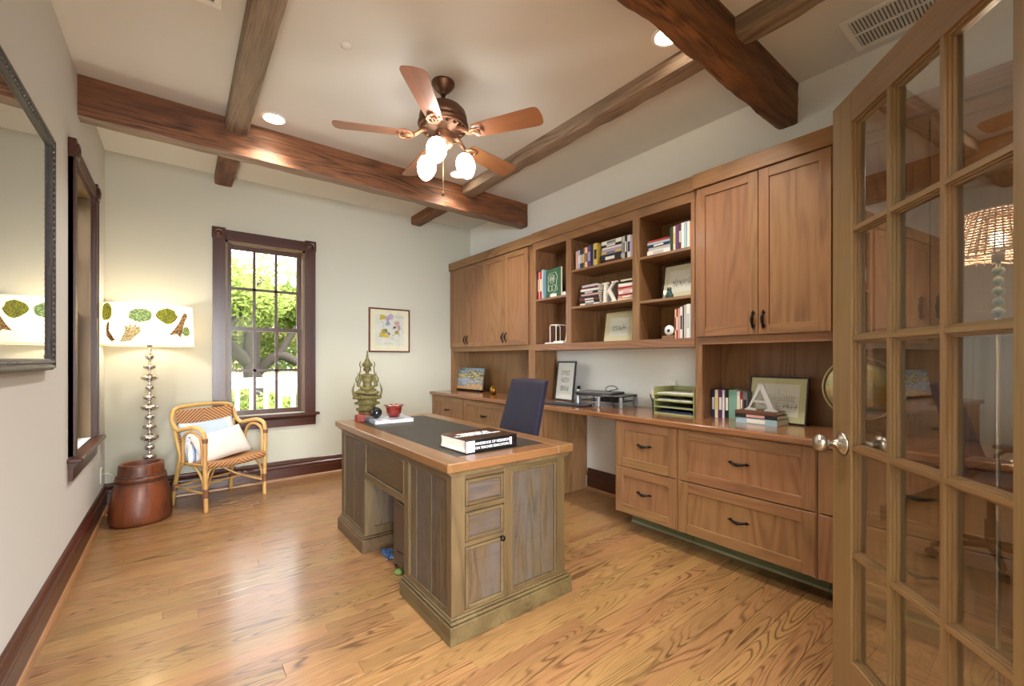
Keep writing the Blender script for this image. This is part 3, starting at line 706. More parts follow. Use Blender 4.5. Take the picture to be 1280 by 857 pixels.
# ================================================================ EXECUTIVE DESK
def desk():
    x0, x1, y0, y1 = .905, 1.572, 1.585, 3.130
    t = unit('pedestal_desk', 'distressed wooden pedestal desk with a dark leather top inlay', 'desk', (1.24, 2.36, 0))
    zt = .765
    tx0, tx1, ty0, ty1 = .868, 1.602, 1.548, 3.160; b = .105
    for nm, q in (('top_frame', (tx0, tx0 + b, ty0, ty1)), ('top_frame', (tx1 - b, tx1, ty0, ty1))):
        P_(MB().box(q[0], q[1], q[2], q[3], zt - .040, zt, bev=.004), nm, DESKT('y'), t)
    for q in ((tx0 + b, tx1 - b, ty0, ty0 + b), (tx0 + b, tx1 - b, ty1 - b, ty1)):
        P_(MB().box(q[0], q[1], q[2] + .0002, q[3], zt - .0402, zt - .0002, bev=.0035), 'top_frame', DESKT('x'), t)
    P_(MB().box(tx0 + b, tx1 - b, ty0 + b, ty1 - b, zt - .03, zt - .001), 'leather_inlay', plain('dark_leather_inlay', (40, 35, 27), .5, spec=.35, bump=.25, bscale=160, vary=.25), t)
    P_(MB().prism([(x0 - .004, zt - .062), (x0 - .018, zt - .052), (x0 - .022, zt - .040), (x1 + .022, zt - .040), (x1 + .018, zt - .052), (x1 + .004, zt - .062)], y0 - .018, y1 + .018, 'xz'), 'top_moulding', DESKF('y'), t)
    zc, zb = zt - .062, .10
    def pedestal(a, c, near):
        # core
        P_(MB().box(x0 + .018, x1 - .018, a + .018, c - .018, .02, zc), 'pedestal_core', DESKF('z'), t)
        # plinth
        pl = .885, 1.608
        pa, pc = (a - .030 if near else a - .012), (c + .012 if near else c + .030)
        o = MB().box(pl[0], x1 + .028, pa, pc, 0, .080, bev=.003)
        o.box(pl[0] + .007, x1 + .020, pa + .007, pc - .007, .080, .094, bev=.005).box(x0 - .006, x1 + .010, pa + .018, pc - .012, .094, .104, bev=.004)
        P_(o, 'plinth', DESKF('y'), t)
        # corner and mid stiles on the long sides
        for xs, sg in ((x0, 1), (x1, -1)):
            for q0, q1 in ((a, a + .040), (c - .048, c)):
                P_(MB().box(xs, xs + sg * .02, q0, q1, zb, zc), 'stile', DESKF('z'), t)
            P_(MB().box(xs, xs + sg * .02, a + .04, c - .048, zc - .022, zc, bev=.001), 'rail', DESKF('y'), t)
            P_(MB().box(xs, xs + sg * .02, a + .04, c - .048, zb, zb + .014, bev=.001), 'rail', DESKF('y'), t)
            n = 5 if near else 4; w = (c - .048 - a - .04) / n
            for i in range(n):               # vertical boards of the sunk panel
                P_(MB().box(xs + sg * (.009 + .0015 * (i % 2)), xs + sg * .02, a + .04 + i * w + .0008, a + .04 + (i + 1) * w - .0008, zb + .014, zc - .022, bev=.0012), 'panel_board', DESK('z'), t)
            e = MB()
            for q0, q1, r0, r1 in ((a + .04, a + .050, zb + .014, zc - .022), (c - .058, c - .048, zb + .014, zc - .022), (a + .05, c - .058, zb + .014, zb + .024), (a + .05, c - .058, zc - .032, zc - .022)):
                e.box(xs + sg * .003, xs + sg * .012, q0, q1, r0, r1, bev=.003)
            P_(e, 'panel_moulding', DESKF('z'), t)
    pedestal(y0, 2.065, True); pedestal(2.655, y1, False)
    # kneehole apron with its sunk panel, both sides
    for xs, sg in ((x0, 1), (x1, -1)):
        P_(MB().box(xs, xs + sg * .02, 2.065, 2.655, .46, .490, bev=.002), 'apron_rail', DESKF('y'), t)
        P_(MB().box(xs, xs + sg * .02, 2.065, 2.655, zc - .02, zc, bev=.002), 'apron_rail', DESKF('y'), t)
        P_(MB().box(xs + sg * .010, xs + sg * .02, 2.065, 2.655, .490, zc - .02), 'apron_panel', DESKF('y'), t)
        e = MB()
        for q0, q1, r0, r1 in ((2.066, 2.080, .490, zc - .02), (2.640, 2.654, .490, zc - .02), (2.08, 2.64, .490, .504), (2.08, 2.64, zc - .034, zc - .02)):
            e.box(xs - sg * .003, xs + sg * .012, q0, q1, r0, r1, bev=.004)
        P_(e, 'apron_moulding', DESKF('y'), t)
    P_(MB().box(x0 + .02, x1 - .02, 2.065, 2.655, zc - .02, zc), 'kneehole_ceiling', DESKF('y'), t)
    # inner sides of the pedestals
    for yy, sg in ((2.065, -1), (2.655, 1)):
        e = MB()
        for q0, q1 in ((x0 + .02, x0 + .06), (x1 - .06, x1 - .02)): e.box(q0, q1, yy, yy + sg * .018, zb, zc)
        e.box(x0 + .06, x1 - .06, yy, yy + sg * .018, zc - .05, zc).box(x0 + .06, x1 - .06, yy, yy + sg * .018, zb, zb + .05)
        P_(e, 'inner_frame', DESKF('z'), t)
        for i in range(4):
            w = (x1 - x0 - .12) / 4
            P_(MB().box(x0 + .06 + i * w + .001, x0 + .06 + (i + 1) * w - .001, yy + sg * .008, yy + sg * .018, zb + .05, zc - .05, bev=.001), 'panel_board', DESK('z'), t)
    # the two ends
    for ye, sg in ((y0, 1), (y1, -1)):
        def eb(a, b_, c_, d_, dep=0.0, th=.02, name='end_frame', mat=None, bev=.002):
            return P_(MB().box(a, b_, ye + sg * (dep - (.0012 if dep == 0 else 0)), ye + sg * (dep + th), c_, d_, bev=bev), name, mat or DESKF('z'), t)
        eb(x0 + .0007, .972, zb, zc, bev=0); eb(1.184, 1.228, zb, zc); eb(1.516, x1 - .0007, zb, zc, bev=0)
        eb(.972, 1.184, zc - .024, zc, mat=DESKF('x')); eb(1.228, 1.516, zc - .024, zc, mat=DESKF('x'))
        eb(1.228, 1.516, zb, zb + .016, mat=DESKF('x')); eb(.972, 1.184, zb, zb + .012, mat=DESKF('x'))
        eb(.972, 1.184, .535, .560, mat=DESKF('x')); eb(.972, 1.184, .385, .405, mat=DESKF('x'))
        def ring(a, b_, c_, d_, wdt, name, fill, mat, raise_=.006):
            o = eb(a, b_, c_, d_, .004, .014, name, mat)
            e = MB()
            for q0, q1, r0, r1 in ((a, a + wdt, c_, d_), (b_ - wdt, b_, c_, d_), (a + wdt, b_ - wdt, c_, c_ + wdt), (a + wdt, b_ - wdt, d_ - wdt, d_)):
                e.box(q0, q1, ye - sg * raise_, ye + sg * .006, r0, r1, bev=.004)
            P_(e, 'moulding', DESKF('x'), o); return o
        ring(.975, 1.181, .562, zc - .027, .017, 'drawer', 0, DESK('x'))
        ring(.975, 1.181, .407, .533, .017, 'drawer', 0, DESK('x'))
        d = ring(.975, 1.181, zb + .014, .383, .017, 'door', 0, DESK('z'))
        P_(MB().lathe([(.006, 0), (.006, .010), (.012, .014), (.012, .020), (.006, .024)], seg=16, M=Matrix.Translation((1.166, ye, .380)) @ Matrix.Rotation(R(90 * sg), 4, 'X')), 'knob', BLACK, d)
        for i in range(3):
            w = (1.516 - 1.228) / 3
            eb(1.228 + i * w + .0008, 1.228 + (i + 1) * w - .0008, zb + .016, zc - .024, .009 + .0015 * (i % 2), .011, 'panel_board', DESK('z'), .0012)
        e = MB()
        for q0, q1, r0, r1 in ((1.228, 1.240, zb + .016, zc - .024), (1.504, 1.516, zb + .016, zc - .024), (1.24, 1.504, zb + .016, zb + .028), (1.24, 1.504, zc - .036, zc - .024)):
            e.box(q0, q1, ye - sg * .002, ye + sg * .010, r0, r1, bev=.003)
        P_(e, 'panel_moulding', DESKF('z'), t)
desk()
DT = .765

# computer tower and cables in the kneehole
t = unit('computer_tower', 'dark brown computer tower standing inside the desk kneehole', 'computer', (1.12, 2.28, 0))
tm = plain('tower_brown', (56, 42, 34), .35, coat=.2)
P_(MB().box(.985, 1.40, 2.15, 2.40, .012, .43, bev=.006), 'case', tm, t)
P_(MB().tube([(.984, 2.335, .39), (.982, 2.225, .38), (.982, 2.20, .36), (.982, 2.20, .13), (.983, 2.22, .11), (.984, 2.335, .10)], .006, 8), 'front_ridge', plain('tower_ridge', (92, 74, 60), .3), t)
for a, b in ((1.0, 2.17), (1.0, 2.38), (1.38, 2.17), (1.38, 2.38)): P_(MB().lathe([(.014, 0), (.012, .014)], (a, b, 0), 12), 'foot', BLACK, t)
m = MB(); rr = random.Random(3)
pts = [(1.02 + .045 * math.cos(i * .9) + rr.uniform(-.01, .01), 2.52 + .06 * math.sin(i * .7), .008 + .006 * (i % 4)) for i in range(26)]
tag(m.tube(pts, .005, 6).build('cable_coil', plain('blue_cable', (60, 90, 130), .5)), 'tangled blue cable lying on the floor left of the computer tower', 'cable')
tag(MB().lathe([(.030, 0), (.034, .006), (.020, .016), (.010, .020), (.001, .021)], (.975, 2.29, 0), 20).build('floor_plug', plain('green_plug', (90, 110, 50), .5)), 'small green disc on the floor under the desk kneehole', 'disc')

# ================================================================ BOOKS AND SMALL THINGS ON THE SHELVES
PAGES = plain('book_pages', (232, 226, 210), .8, bump=.3, bscale=400)
def bookmat(c): return plain('cover_%02x%02x%02x' % c, c, .45, vary=.03)
C = dict(navy=(30, 42, 84), red=(168, 36, 34), darkred=(110, 26, 30), white=(232, 230, 224), cream=(230, 216, 176), green=(52, 98, 68), teal=(120, 164, 148), purple=(92, 56, 110),
         black=(26, 24, 26), grey=(120, 120, 122), blue=(70, 104, 150), lightblue=(158, 190, 206), orange=(206, 112, 50), yellow=(218, 190, 96), pink=(214, 160, 156), maroon=(96, 34, 48), lilac=(176, 162, 196), brown=(104, 66, 44), silver=(190, 192, 194), darkgreen=(28, 60, 48))
def book(label, group, col, loc, T, Hh, D, rz=0, flat=False, band=None, lean=0):
    """upright: spine faces -x, thickness along y, T thick, Hh high, D deep; flat: lying with the spine to -x"""
    t = thing('book', label, 'book', loc, rz, group)
    cm = bookmat(C[col]); k = .0022
    M = Matrix()
    if flat: M = Matrix.Translation((0, 0, 0)) @ Matrix(((1, 0, 0, 0), (0, 0, -1, 0), (0, 1, 0, 0), (0, 0, 0, 1)))
    if lean: M = Matrix.Rotation(lean, 4, 'X') @ M
    if flat: y0, y1, z0, z1 = 0, T, -Hh / 2, Hh / 2     # M sends y->z, z->-y
    else: y0, y1, z0, z1 = -T / 2, T / 2, 0, Hh
    MB().box(0, D, y0, y0 + k, z0, z1, M=M).box(0, D, y1 - k, y1, z0, z1, M=M).box(-.0015, k, y0, y1, z0, z1, M=M).build('cover', cm, t)
    MB().box(k, D - .004, y0 + k, y1 - k, z0 + .003, z1 - .003, M=M).build('pages', PAGES, t)
    if band:
        zz = (z0 + z1) / 2
        MB().box(-.0025, -.0014, y0 + T * .18, y1 - T * .18, zz - Hh * .22, zz + Hh * .22, M=M).build('spine_title', bookmat(C[band]), t)
    return t
ORD = ['first', 'second', 'third', 'fourth', 'fifth', 'sixth', 'seventh', 'eighth', 'ninth', 'tenth', 'eleventh']
NICE = dict(navy='navy', darkred='dark red', lightblue='light blue', darkgreen='dark green')
def row(where, group, x, z, y, items, step=0.0012):
    """upright books from left (large y) to right; items: (colour, thickness, height, band)"""
    for i, it in enumerate(items):
        c, T, h_ = it[:3]; bnd = it[3] if len(it) > 3 else None
        y -= T / 2
        book('upright %s book, %s from the left, %s' % (NICE.get(c, c), ORD[i], where), group, c, (x + rb.uniform(0, .008), y, z), T, h_, .13 if h_ < .2 else .17, band=bnd)
        y -= T / 2 + step
    return y
def stack(where, group, x, y, z, items, rj=.06):
    """lying books from bottom to top; items: (colour, thickness, length, band)"""
    for i, it in enumerate(items):
        c, T, l_ = it[:3]; bnd = it[3] if len(it) > 3 else None
        book('%s book, %s from the bottom, %s' % (NICE.get(c, c), ORD[i], where), group, c, (x + rb.uniform(-.004, .006), y + rb.uniform(-.006, .006), z), T, l_, .13, rz=rb.uniform(-rj, rj), flat=True, band=bnd)
        z += T + .0006
    return z
rb = random.Random(21)
S = 2.705
S1, S2a, S2b, S3a, S3b, S0 = 1.772, 1.974, 1.656, 1.953, 1.630, 1.344
# left bay, upper shelf
row('left bay upper shelf', 'books on the left bay of the bookshelf', S, S1, 3.112, [('navy', .026, .27), ('red', .014, .262, 'cream'), ('pink', .012, .26), ('red', .030, .262, 'cream'), ('lightblue', .022, .275)])
gb = book('large green picture book with a pale ornament facing out on the left bay shelf', 'books on the left bay of the bookshelf', 'green', (2.742, 2.985, S1), .022, .262, .24, rz=R(-101))
orn = bookmat((214, 220, 200))
m = MB()
for cx_, cz_, r_, w_ in ((.10, .17, .040, .0045), (.10, .17, .020, .004), (.13, .085, .030, .004), (.07, .085, .030, .004)):
    m.tube([(cx_ + r_ * math.cos(a * .3927), -.0125, cz_ + r_ * math.sin(a * .3927)) for a in range(16)], w_, 5, closed=True, flat=.3)
m.tube([(.03, -.0125, .06), (.035, -.0125, .20), (.06, -.0125, .225), (.16, -.0125, .225)], .004, 5, flat=.3).tube([(.16, -.0125, .22), (.19, -.0125, .18), (.17, -.0125, .12), (.19, -.0125, .06), (.10, -.0125, .035)], .004, 5, flat=.3)
m.ell((.10, -.0125, .17), (.010, .002, .010), sub=1)
m.build('cover_ornament', orn, gb, rot=(0, 0, 0))
book('small white book lying in front of the green picture book', 'books on the left bay of the bookshelf', 'white', (2.70, 2.80, S1), .030, .20, .035, flat=True)
book('upright blue book half hidden at the right end of the left bay shelf', 'books on the left bay of the bookshelf', 'blue', (2.86, 2.70, S1), .03, .17, .12)

def picture(name, label, cat, loc, w, h_, lean, rz, frame_c, mat_c, artm, fw=.014, mw=.04, group=None, depth=.016, parts=None):
    """framed picture leaning back; faces -y locally before rz"""
    t = thing(name, label, cat, loc, rz, group)
    M = Matrix.Rotation(-lean, 4, 'X')
    fm = plain('frame_%02x%02x%02x' % frame_c, frame_c, .4, vary=.08)
    m = MB()
    for a, b, c, d in ((-w / 2, -w / 2 + fw, 0, h_), (w / 2 - fw, w / 2, 0, h_), (-w / 2 + fw, w / 2 - fw, 0, fw), (-w / 2 + fw, w / 2 - fw, h_ - fw, h_)):
        m.box(a, b, 0, depth, c, d, bev=.0015, M=M)
    m.build('frame', fm, t)
    MB().box(-w / 2 + fw, w / 2 - fw, depth - .005, depth - .001, fw, h_ - fw, M=M).build('backing', plain('backing_board', (70, 60, 50), .9), t)
    MB().box(-w / 2 + fw, w / 2 - fw, .006, .009, fw, h_ - fw, M=M).build('mat_board', plain('mat_%02x%02x%02x' % mat_c, mat_c, .85, vary=.02), t)
    iw, ih = w / 2 - fw - mw, h_ - 2 * fw - 2 * mw
    sh = MB().box(-iw, iw, .0050, .0065, fw + mw, fw + mw + ih, M=M).build('print', artm, t)
    MB().box(-w / 2 + fw, w / 2 - fw, .0030, .0040, fw, h_ - fw, M=M).build('glazing', GLASS, t)
    if parts: parts(t, M, iw, ih, fw + mw)
    return t
def sketch(ink, zc=.5, amp=.16, wig=9, wd=.0012, rows=2, dome=False):
    def f(t, M, iw, ih, z0):
        m = MB(); q = random.Random(int(iw * 9999))
        for r_ in range(rows):
            pts = []
            for i in range(30):
                xx = -iw * .75 + iw * 1.5 * i / 29
                pts.append(M @ Vector((xx, .0046, z0 + ih * (zc + (r_ - rows / 2) * .09) + ih * amp * .35 * q.uniform(-1, 1))))
            m.tube(pts, wd, 4)
        m.build('drawn_lines', plain('ink_%d' % sum(ink), ink, .8), t)
    return f
paper = plain('drawing_paper', (232, 230, 222), .8)
RZ_ = R(-90)           # pictures on the right wall face -x:  local -y -> -x
# left bay bottom
def collage(t, M, iw, ih, z0):
    k = 0
    for a in range(2):
        for b in range(4):
            MB().box(-iw + a * iw + .006, -iw + (a + 1) * iw - .006, .0040, .0050, z0 + ih * b / 4 + .006, z0 + ih * (b + 1) / 4 - .006, M=M).build('photograph', art('dark_photo', 0, [(.3, (40, 42, 48)), (.6, (110, 112, 120)), (.8, (200, 200, 200))], 30), t)
picture('picture_frame', 'white collage frame of dark photographs on the left bay bottom shelf', 'picture frame', (2.80, 2.735, S0 + .002), .16, .34, R(10), RZ_, (236, 234, 228), (236, 234, 228), paper, .02, .012, parts=collage)
t = thing('wire_rack', 'white wire rack on a flat base on the left bay bottom shelf', 'rack', (2.75, 2.85, S0))
m = MB()
for yy in (-.02, .06): m.tube([(-.045, yy, .012), (-.045, yy, .16), (-.03, yy, .172), (.07, yy, .172), (.085, yy, .16), (.085, yy, .012)], .0045, 8)
m.tube([(-.04, -.02, .172), (-.04, .06, .172)], .0045, 8).build('wire_loop', WHITE, t)
MB().box(-.06, .10, -.12, .12, 0, .012, bev=.002).box(-.03, .07, -.09, .03, .012, .024, bev=.002).build('base', WHITE, t)

# middle bay, top shelf
yy = row('middle bay top shelf', 'upright books on the middle bay top shelf', S, S2a, 2.590, [('pink', .026, .158), ('lightblue', .024, .162, 'white'), ('navy', .022, .164, 'white'), ('darkgreen', .022, .166, 'cream'), ('orange', .016, .172), ('cream', .022, .168, 'navy'), ('purple', .036, .176, 'lilac'), ('navy', .028, .178), ('yellow', .040, .182, 'black')])
stack('lying stack, middle bay top shelf', 'lying books on the middle bay top shelf', S, 2.203, S2a, [('darkred', .014, .18), ('black', .038, .205, 'white'), ('navy', .015, .20), ('yellow', .017, .198, 'blue'), ('lilac', .022, .2), ('white', .014, .19), ('black', .020, .2, 'white'), ('white', .030, .202, 'grey')], .02)
row('right of the lying stack, middle bay top shelf', 'upright books on the middle bay top shelf', S, S2a, 2.096, [('silver', .026, .178, 'grey'), ('black', .018, .182, 'white'), ('white', .030, .176, 'navy'), ('lilac', .032, .17)])
# middle bay, middle shelf
stack('left stack, middle bay middle shelf', 'lying books on the middle bay middle shelf', S, 2.43, S2b, [('white', .016, .20, 'grey'), ('black', .022, .205, 'white'), ('darkred', .018, .20, 'white'), ('black', .020, .20), ('pink', .014, .19), ('black', .022, .2, 'silver'), ('white', .018, .19), ('darkred', .016, .18), ('silver', .018, .17)], .12)
book('upright silver book standing behind the white letter K', 'lying books on the middle bay middle shelf', 'silver', (2.80, 2.30, S2b), .024, .17, .12, lean=R(-4))
stack('right stack, middle bay middle shelf', 'lying books on the middle bay middle shelf', S, 2.055, S2b, [('cream', .016, .16), ('pink', .018, .165, 'white'), ('red', .014, .16), ('white', .022, .165, 'pink'), ('pink', .018, .16), ('red', .014, .155), ('white', .024, .15), ('black', .016, .12), ('cream', .012, .11), ('black', .014, .115)], .08)
def letter(label, cat, body, loc, size, depth, rx, rz, mat):
    """freestanding block letter; serif shapes drawn as outlines"""
    t = thing('block_letter', label, cat, loc, rz)
    s = size; M = Matrix.Rotation(-rx, 4, 'X'); m = MB()
    def pr(p): m.prism([(a * s, b * s) for a, b in p], 0, depth, 'xz', M=M)
    if body == 'K':
        pr([(-.33, .05), (-.19, .05), (-.19, .95), (-.33, .95)]); pr([(-.45, 0), (-.08, 0), (-.08, .05), (-.45, .05)]); pr([(-.45, .95), (-.08, .95), (-.08, 1), (-.45, 1)])
        pr([(-.19, .38), (.30, .95), (.22, .95), (-.19, .50)]); pr([(.12, .95), (.46, .95), (.46, 1), (.12, 1)])
        pr([(-.07, .53), (.04, .64), (.42, .05), (.24, .05)]); pr([(.14, 0), (.50, 0), (.50, .05), (.14, .05)])
    else:
        pr([(-.06, 1.0), (.05, 1.0), (.02, .86), (-.33, .10), (-.41, .10)]); pr([(-.06, 1.0), (.05, 1.0), (.46, .10), (.27, .10), (-.03, .80)])
        pr([(-.27, .36), (.20, .36), (.22, .30), (-.29, .30)])
        pr([(-.56, 0), (-.14, 0), (-.16, .05), (-.30, .10), (-.42, .10), (-.48, .06)]); pr([(.12, 0), (.60, 0), (.54, .05), (.46, .10), (.27, .10), (.16, .05)])
    m.build('face', mat, t)
    return t
letter('white block letter K between two book stacks on the middle bay shelf', 'letter', 'K', (2.712, 2.235, S2b + .001), .165, .022, R(4), RZ_, plain('letter_white', (236, 232, 222), .5))
picture('picture_frame', 'cream matted ink drawing leaning on the middle bay bottom shelf', 'picture frame', (2.80, 2.215, S0 + .001), .285, .245, R(9), RZ_, (206, 190, 146), (226, 216, 184), paper, .010, .040, parts=sketch((60, 60, 60), .5, .3, rows=3))
# right bay
stack('lying stack, right bay top shelf', 'books on the right bay top shelf', S, 1.775, S3a, [('white', .034, .185, 'silver'), ('silver', .022, .18), ('navy', .018, .18, 'white'), ('lightblue', .014, .18), ('red', .018, .175)], .03)
row('right bay top shelf', 'books on the right bay top shelf', S, S3a, 1.683, [('darkgreen', .018, .165), ('cream', .018, .17, 'yellow'), ('purple', .022, .172), ('maroon', .022, .176, 'silver'), ('white', .020, .176), ('lightblue', .016, .178), ('white', .018, .178), ('orange', .022, .17)])
picture('picture_frame', 'black framed skyline drawing on the right bay middle shelf', 'picture frame', (2.80, 1.655, S3b + .001), .32, .262, R(9), RZ_, (34, 28, 26), (222, 216, 188), paper, .010, .042, parts=sketch((90, 90, 90), .45, .35, rows=3))
def blob(name, mat, parent, ells, vox=.004, loc=(0, 0, 0)):
    m = MB()
    for e in ells:
        rot = None
        if len(e) > 2: rot = Matrix.Rotation(e[2], 3, 'YXZ'[0] if len(e) < 4 else e[3])
        m.ell(e[0], e[1], rot)
    o = m.build(name, mat, parent, loc=loc, recalc=False)
    md = o.modifiers.new('remesh', 'REMESH'); md.mode = 'VOXEL'; md.voxel_size = vox; md.use_smooth_shade = True
    s_ = o.modifiers.new('smooth', 'SMOOTH'); s_.iterations = 3; s_.factor = .5
    return o
t = thing('frog_figurine', 'small dark teal squatting figurine in front of the skyline drawing', 'figurine', (2.725, 1.700, S3b))
blob('body', plain('teal_stone', (58, 84, 82), .35, vary=.3, bscale=90), t, [((0, 0, .030), (.018, .020, .028)), ((-.004, 0, .060), (.014, .018, .013)), ((-.006, .010, .072), (.006, .006, .006)), ((-.006, -.010, .072), (.006, .006, .006)),
     ((-.004, .021, .016), (.016, .010, .015)), ((-.004, -.021, .016), (.016, .010, .015)), ((-.016, .016, .006), (.014, .008, .006)), ((-.016, -.016, .006), (.014, .008, .006)), ((-.014, .012, .03), (.006, .006, .018)), ((-.014, -.012, .03), (.006, .006, .018))], .0025)
t = thing('glass_paperweight', 'white dome with a dark blue centre on a small wood stand, right bay bottom shelf', 'paperweight', (2.74, 1.712, S0))
MB().box(-.02, .03, -.048, .048, 0, .022, bev=.003).build('stand', CAB('y'), t)
MB().ell((0, 0, .060), (.014, .038, .038), sub=3).build('dome', plain('dome_white', (226, 230, 236), .15, coat=.5), t)
MB().ell((-.013, -.002, .058), (.004, .012, .012), sub=2).build('centre', plain('dome_blue', (30, 44, 84), .2), t)
row('right bay bottom shelf', 'books on the right bay bottom shelf', S, S0, 1.650, [('cream', .010, .20, 'red'), ('red', .012, .205, 'white'), ('pink', .014, .205), ('white', .018, .215, 'black'), ('black', .010, .215), ('silver', .014, .225), ('white', .026, .228, 'silver'), ('lightblue', .010, .225)])

# ================================================================ THINGS ON THE COUNTER
# corner niche: painting on a small easel, gold mask
def paint_sea():
    key = 'seascape'
    m, nt, p = base_mat(key)
    tc = N(nt, 'ShaderNodeTexCoord'); mp = N(nt, 'ShaderNodeVectorMath', operation='MULTIPLY'); mp.inputs[1].default_value = (6, 6, 14); L(nt, tc.outputs['Object'], mp.inputs[0])
    nz = N(nt, 'ShaderNodeTexNoise', Scale=1.4, Detail=5.0, Distortion=.8); L(nt, mp.outputs[0], nz.inputs['Vector'])
    sp = N(nt, 'ShaderNodeSeparateXYZ'); L(nt, tc.outputs['Object'], sp.inputs[0])
    f = math_n(nt, 'ADD', math_n(nt, 'MULTIPLY', sp.outputs[2], 3.0), math_n(nt, 'MULTIPLY', math_n(nt, 'SUBTRACT', nz.outputs['Fac'], .5), .9))
    col = ramp(nt, f, [(0.0, srgb(190, 150, 110)), (.14, srgb(214, 168, 110)), (.26, srgb(120, 140, 160)), (.40, srgb(176, 186, 196)), (.50, srgb(92, 88, 64)), (.60, srgb(222, 208, 150)), (.68, srgb(70, 74, 62)), (.76, srgb(150, 176, 190)), (1.0, srgb(108, 144, 172))])
    L(nt, col, p.inputs['Base Color']); p.inputs['Roughness'].default_value = .45
    b = N(nt, 'ShaderNodeBump', Strength=.4, Distance=.002); L(nt, nz.outputs['Fac'], b.inputs['Height']); L(nt, b.outputs[0], p.inputs['Normal'])
    return m
t = thing('canvas_painting', 'unframed rocky seascape painting on a little easel in the corner niche', 'painting', (2.81, 4.50, CT), RZ_ + R(4))
M = Matrix.Rotation(-R(8), 4, 'X')
MB().box(-.255, .255, 0, .022, .022, .285, M=M, bev=.001).build('canvas', paint_sea(), t)
MB().box(-.24, .25, -.012, .03, .006, .022, M=M).box(-.02, .02, .022, .036, .0, .27, M=M).box(-.01, .01, .03, .12, .0, .014).build('easel', BLACK, t)
gold = plain('gold_leaf', (198, 150, 62), .28, .9, bump=.3, bscale=60, vary=.25)
t = thing('gold_mask', 'small gold face mask lying on its side in the corner niche', 'mask', (2.78, 3.92, CT + .048), R(-30))
ov = blob('mask_face', gold, t, [((0, 0, 0), (.035, .085, .048)), ((0, -.07, -.006), (.026, .040, .030)), ((-.030, -.01, .004), (.016, .030, .012)), ((-.026, .03, .02), (.012, .018, .010)), ((-.026, .03, -.018), (.012, .018, .010)), ((-.026, -.05, 0), (.012, .014, .016))], .004)
MB().tube([(-.022 + .004 * math.cos(a * .5), .085 * math.cos(a * .4488) - .01, .047 * math.sin(a * .4488)) for a in range(14)], .006, 6, closed=True).build('rim', gold, t)
# grey framed document, monitor stand with laptop, keyboard, bottle, cable
def docs(t, M, iw, ih, z0):
    for b, c in ((.72, (150, 162, 166)), (.44, (168, 176, 178)), (.12, (140, 152, 158))):
        MB().box(-iw * .85, iw * .85, .0040, .0050, z0 + ih * b, z0 + ih * (b + .2), M=M).build('printed_panel', art('doc_%d' % c[0], 0, [(.35, c), (.6, (214, 220, 222))], 40, lines=(90, 100, 108)), t)
picture('picture_frame', 'tall black framed document with white mat standing on the desk counter', 'picture frame', (2.845, 2.885, CT + .001), .262, .372, R(7), RZ_ + R(-4), (30, 30, 34), (232, 234, 232), paper, .014, .050, parts=docs)
dark = plain('charcoal_plastic', (44, 44, 48), .35); silv = plain('silver_plastic', (170, 174, 180), .3, .6)
t = thing('monitor_stand', 'black and silver monitor riser stand on the desk counter', 'stand', (2.82, 2.37, CT), R(8))
MB().box(-.13, .13, -.24, .20, .085, .100, bev=.006).build('top', dark, t)
for x in (-.115, .115):
    for y in (-.225, -.02, .185): MB().box(x - .013, x + .013, y - .013, y + .013, 0, .085, bev=.005).build('leg', silv, t)
MB().box(-.09, .12, -.20, .17, .040, .048).box(-.09, .12, -.12, -.02, .048, .075, bev=.003).build('drawer_tray', plain('tray_black', (20, 20, 22), .3), t)
t = thing('laptop', 'closed thin dark laptop lying on the monitor riser stand', 'laptop', (2.80, 2.40, CT + .1005), R(10))
MB().box(-.115, .115, -.17, .17, 0, .010, bev=.004).build('base', dark, t)
MB().box(-.115, .115, -.17, .17, .0105, .0165, bev=.003).build('lid', plain('laptop_lid', (72, 72, 74), .4), t)
t = thing('keyboard', 'flat black keyboard lying on the counter in front of the riser stand', 'keyboard', (2.585, 2.585, CT), R(14))
MB().prism([(-.07, 0), (.07, 0), (.07, .016), (-.07, .010)], -.215, .215, 'xz').build('case', plain('keyboard_black', (26, 26, 28), .35), t)
km = None; kk = plain('key_black', (50, 50, 54), .4)
for i in range(4):
    for j in range(15):
        if km is None: o = MB().box(-.011, .011, -.011, .011, 0, .003, bev=.001).build('key', kk, t); km = o.data
        else: o = link('key', km, [], t)
        o.location = (-.048 + i * .029, -.197 + j * .028, .0115 + i * .0013); o.rotation_euler = (0, R(-2.5), 0)
t = thing('small_bottle', 'small silver capped bottle behind the riser stand', 'bottle', (2.80, 2.64, CT))
MB().lathe([(.019, 0), (.020, .01), (.020, .11), (.014, .125)], seg=20).build('body', silv, t)
MB().lathe([(.015, .125), (.015, .150), (.013, .154)], seg=20).build('cap', BLACK, t)
tag(MB().tube([(2.88, 2.40, CT + .11)] + [(2.90, 2.33 + .075 * math.cos(R(a)) + .02, CT + .118 + .045 * math.sin(R(a))) for a in range(150, 0, -20)] + [(2.95, 2.27, CT + .05)], .0035, 8).build('laptop_cable', BLACK), 'black cable arching up behind the closed laptop', 'cable')
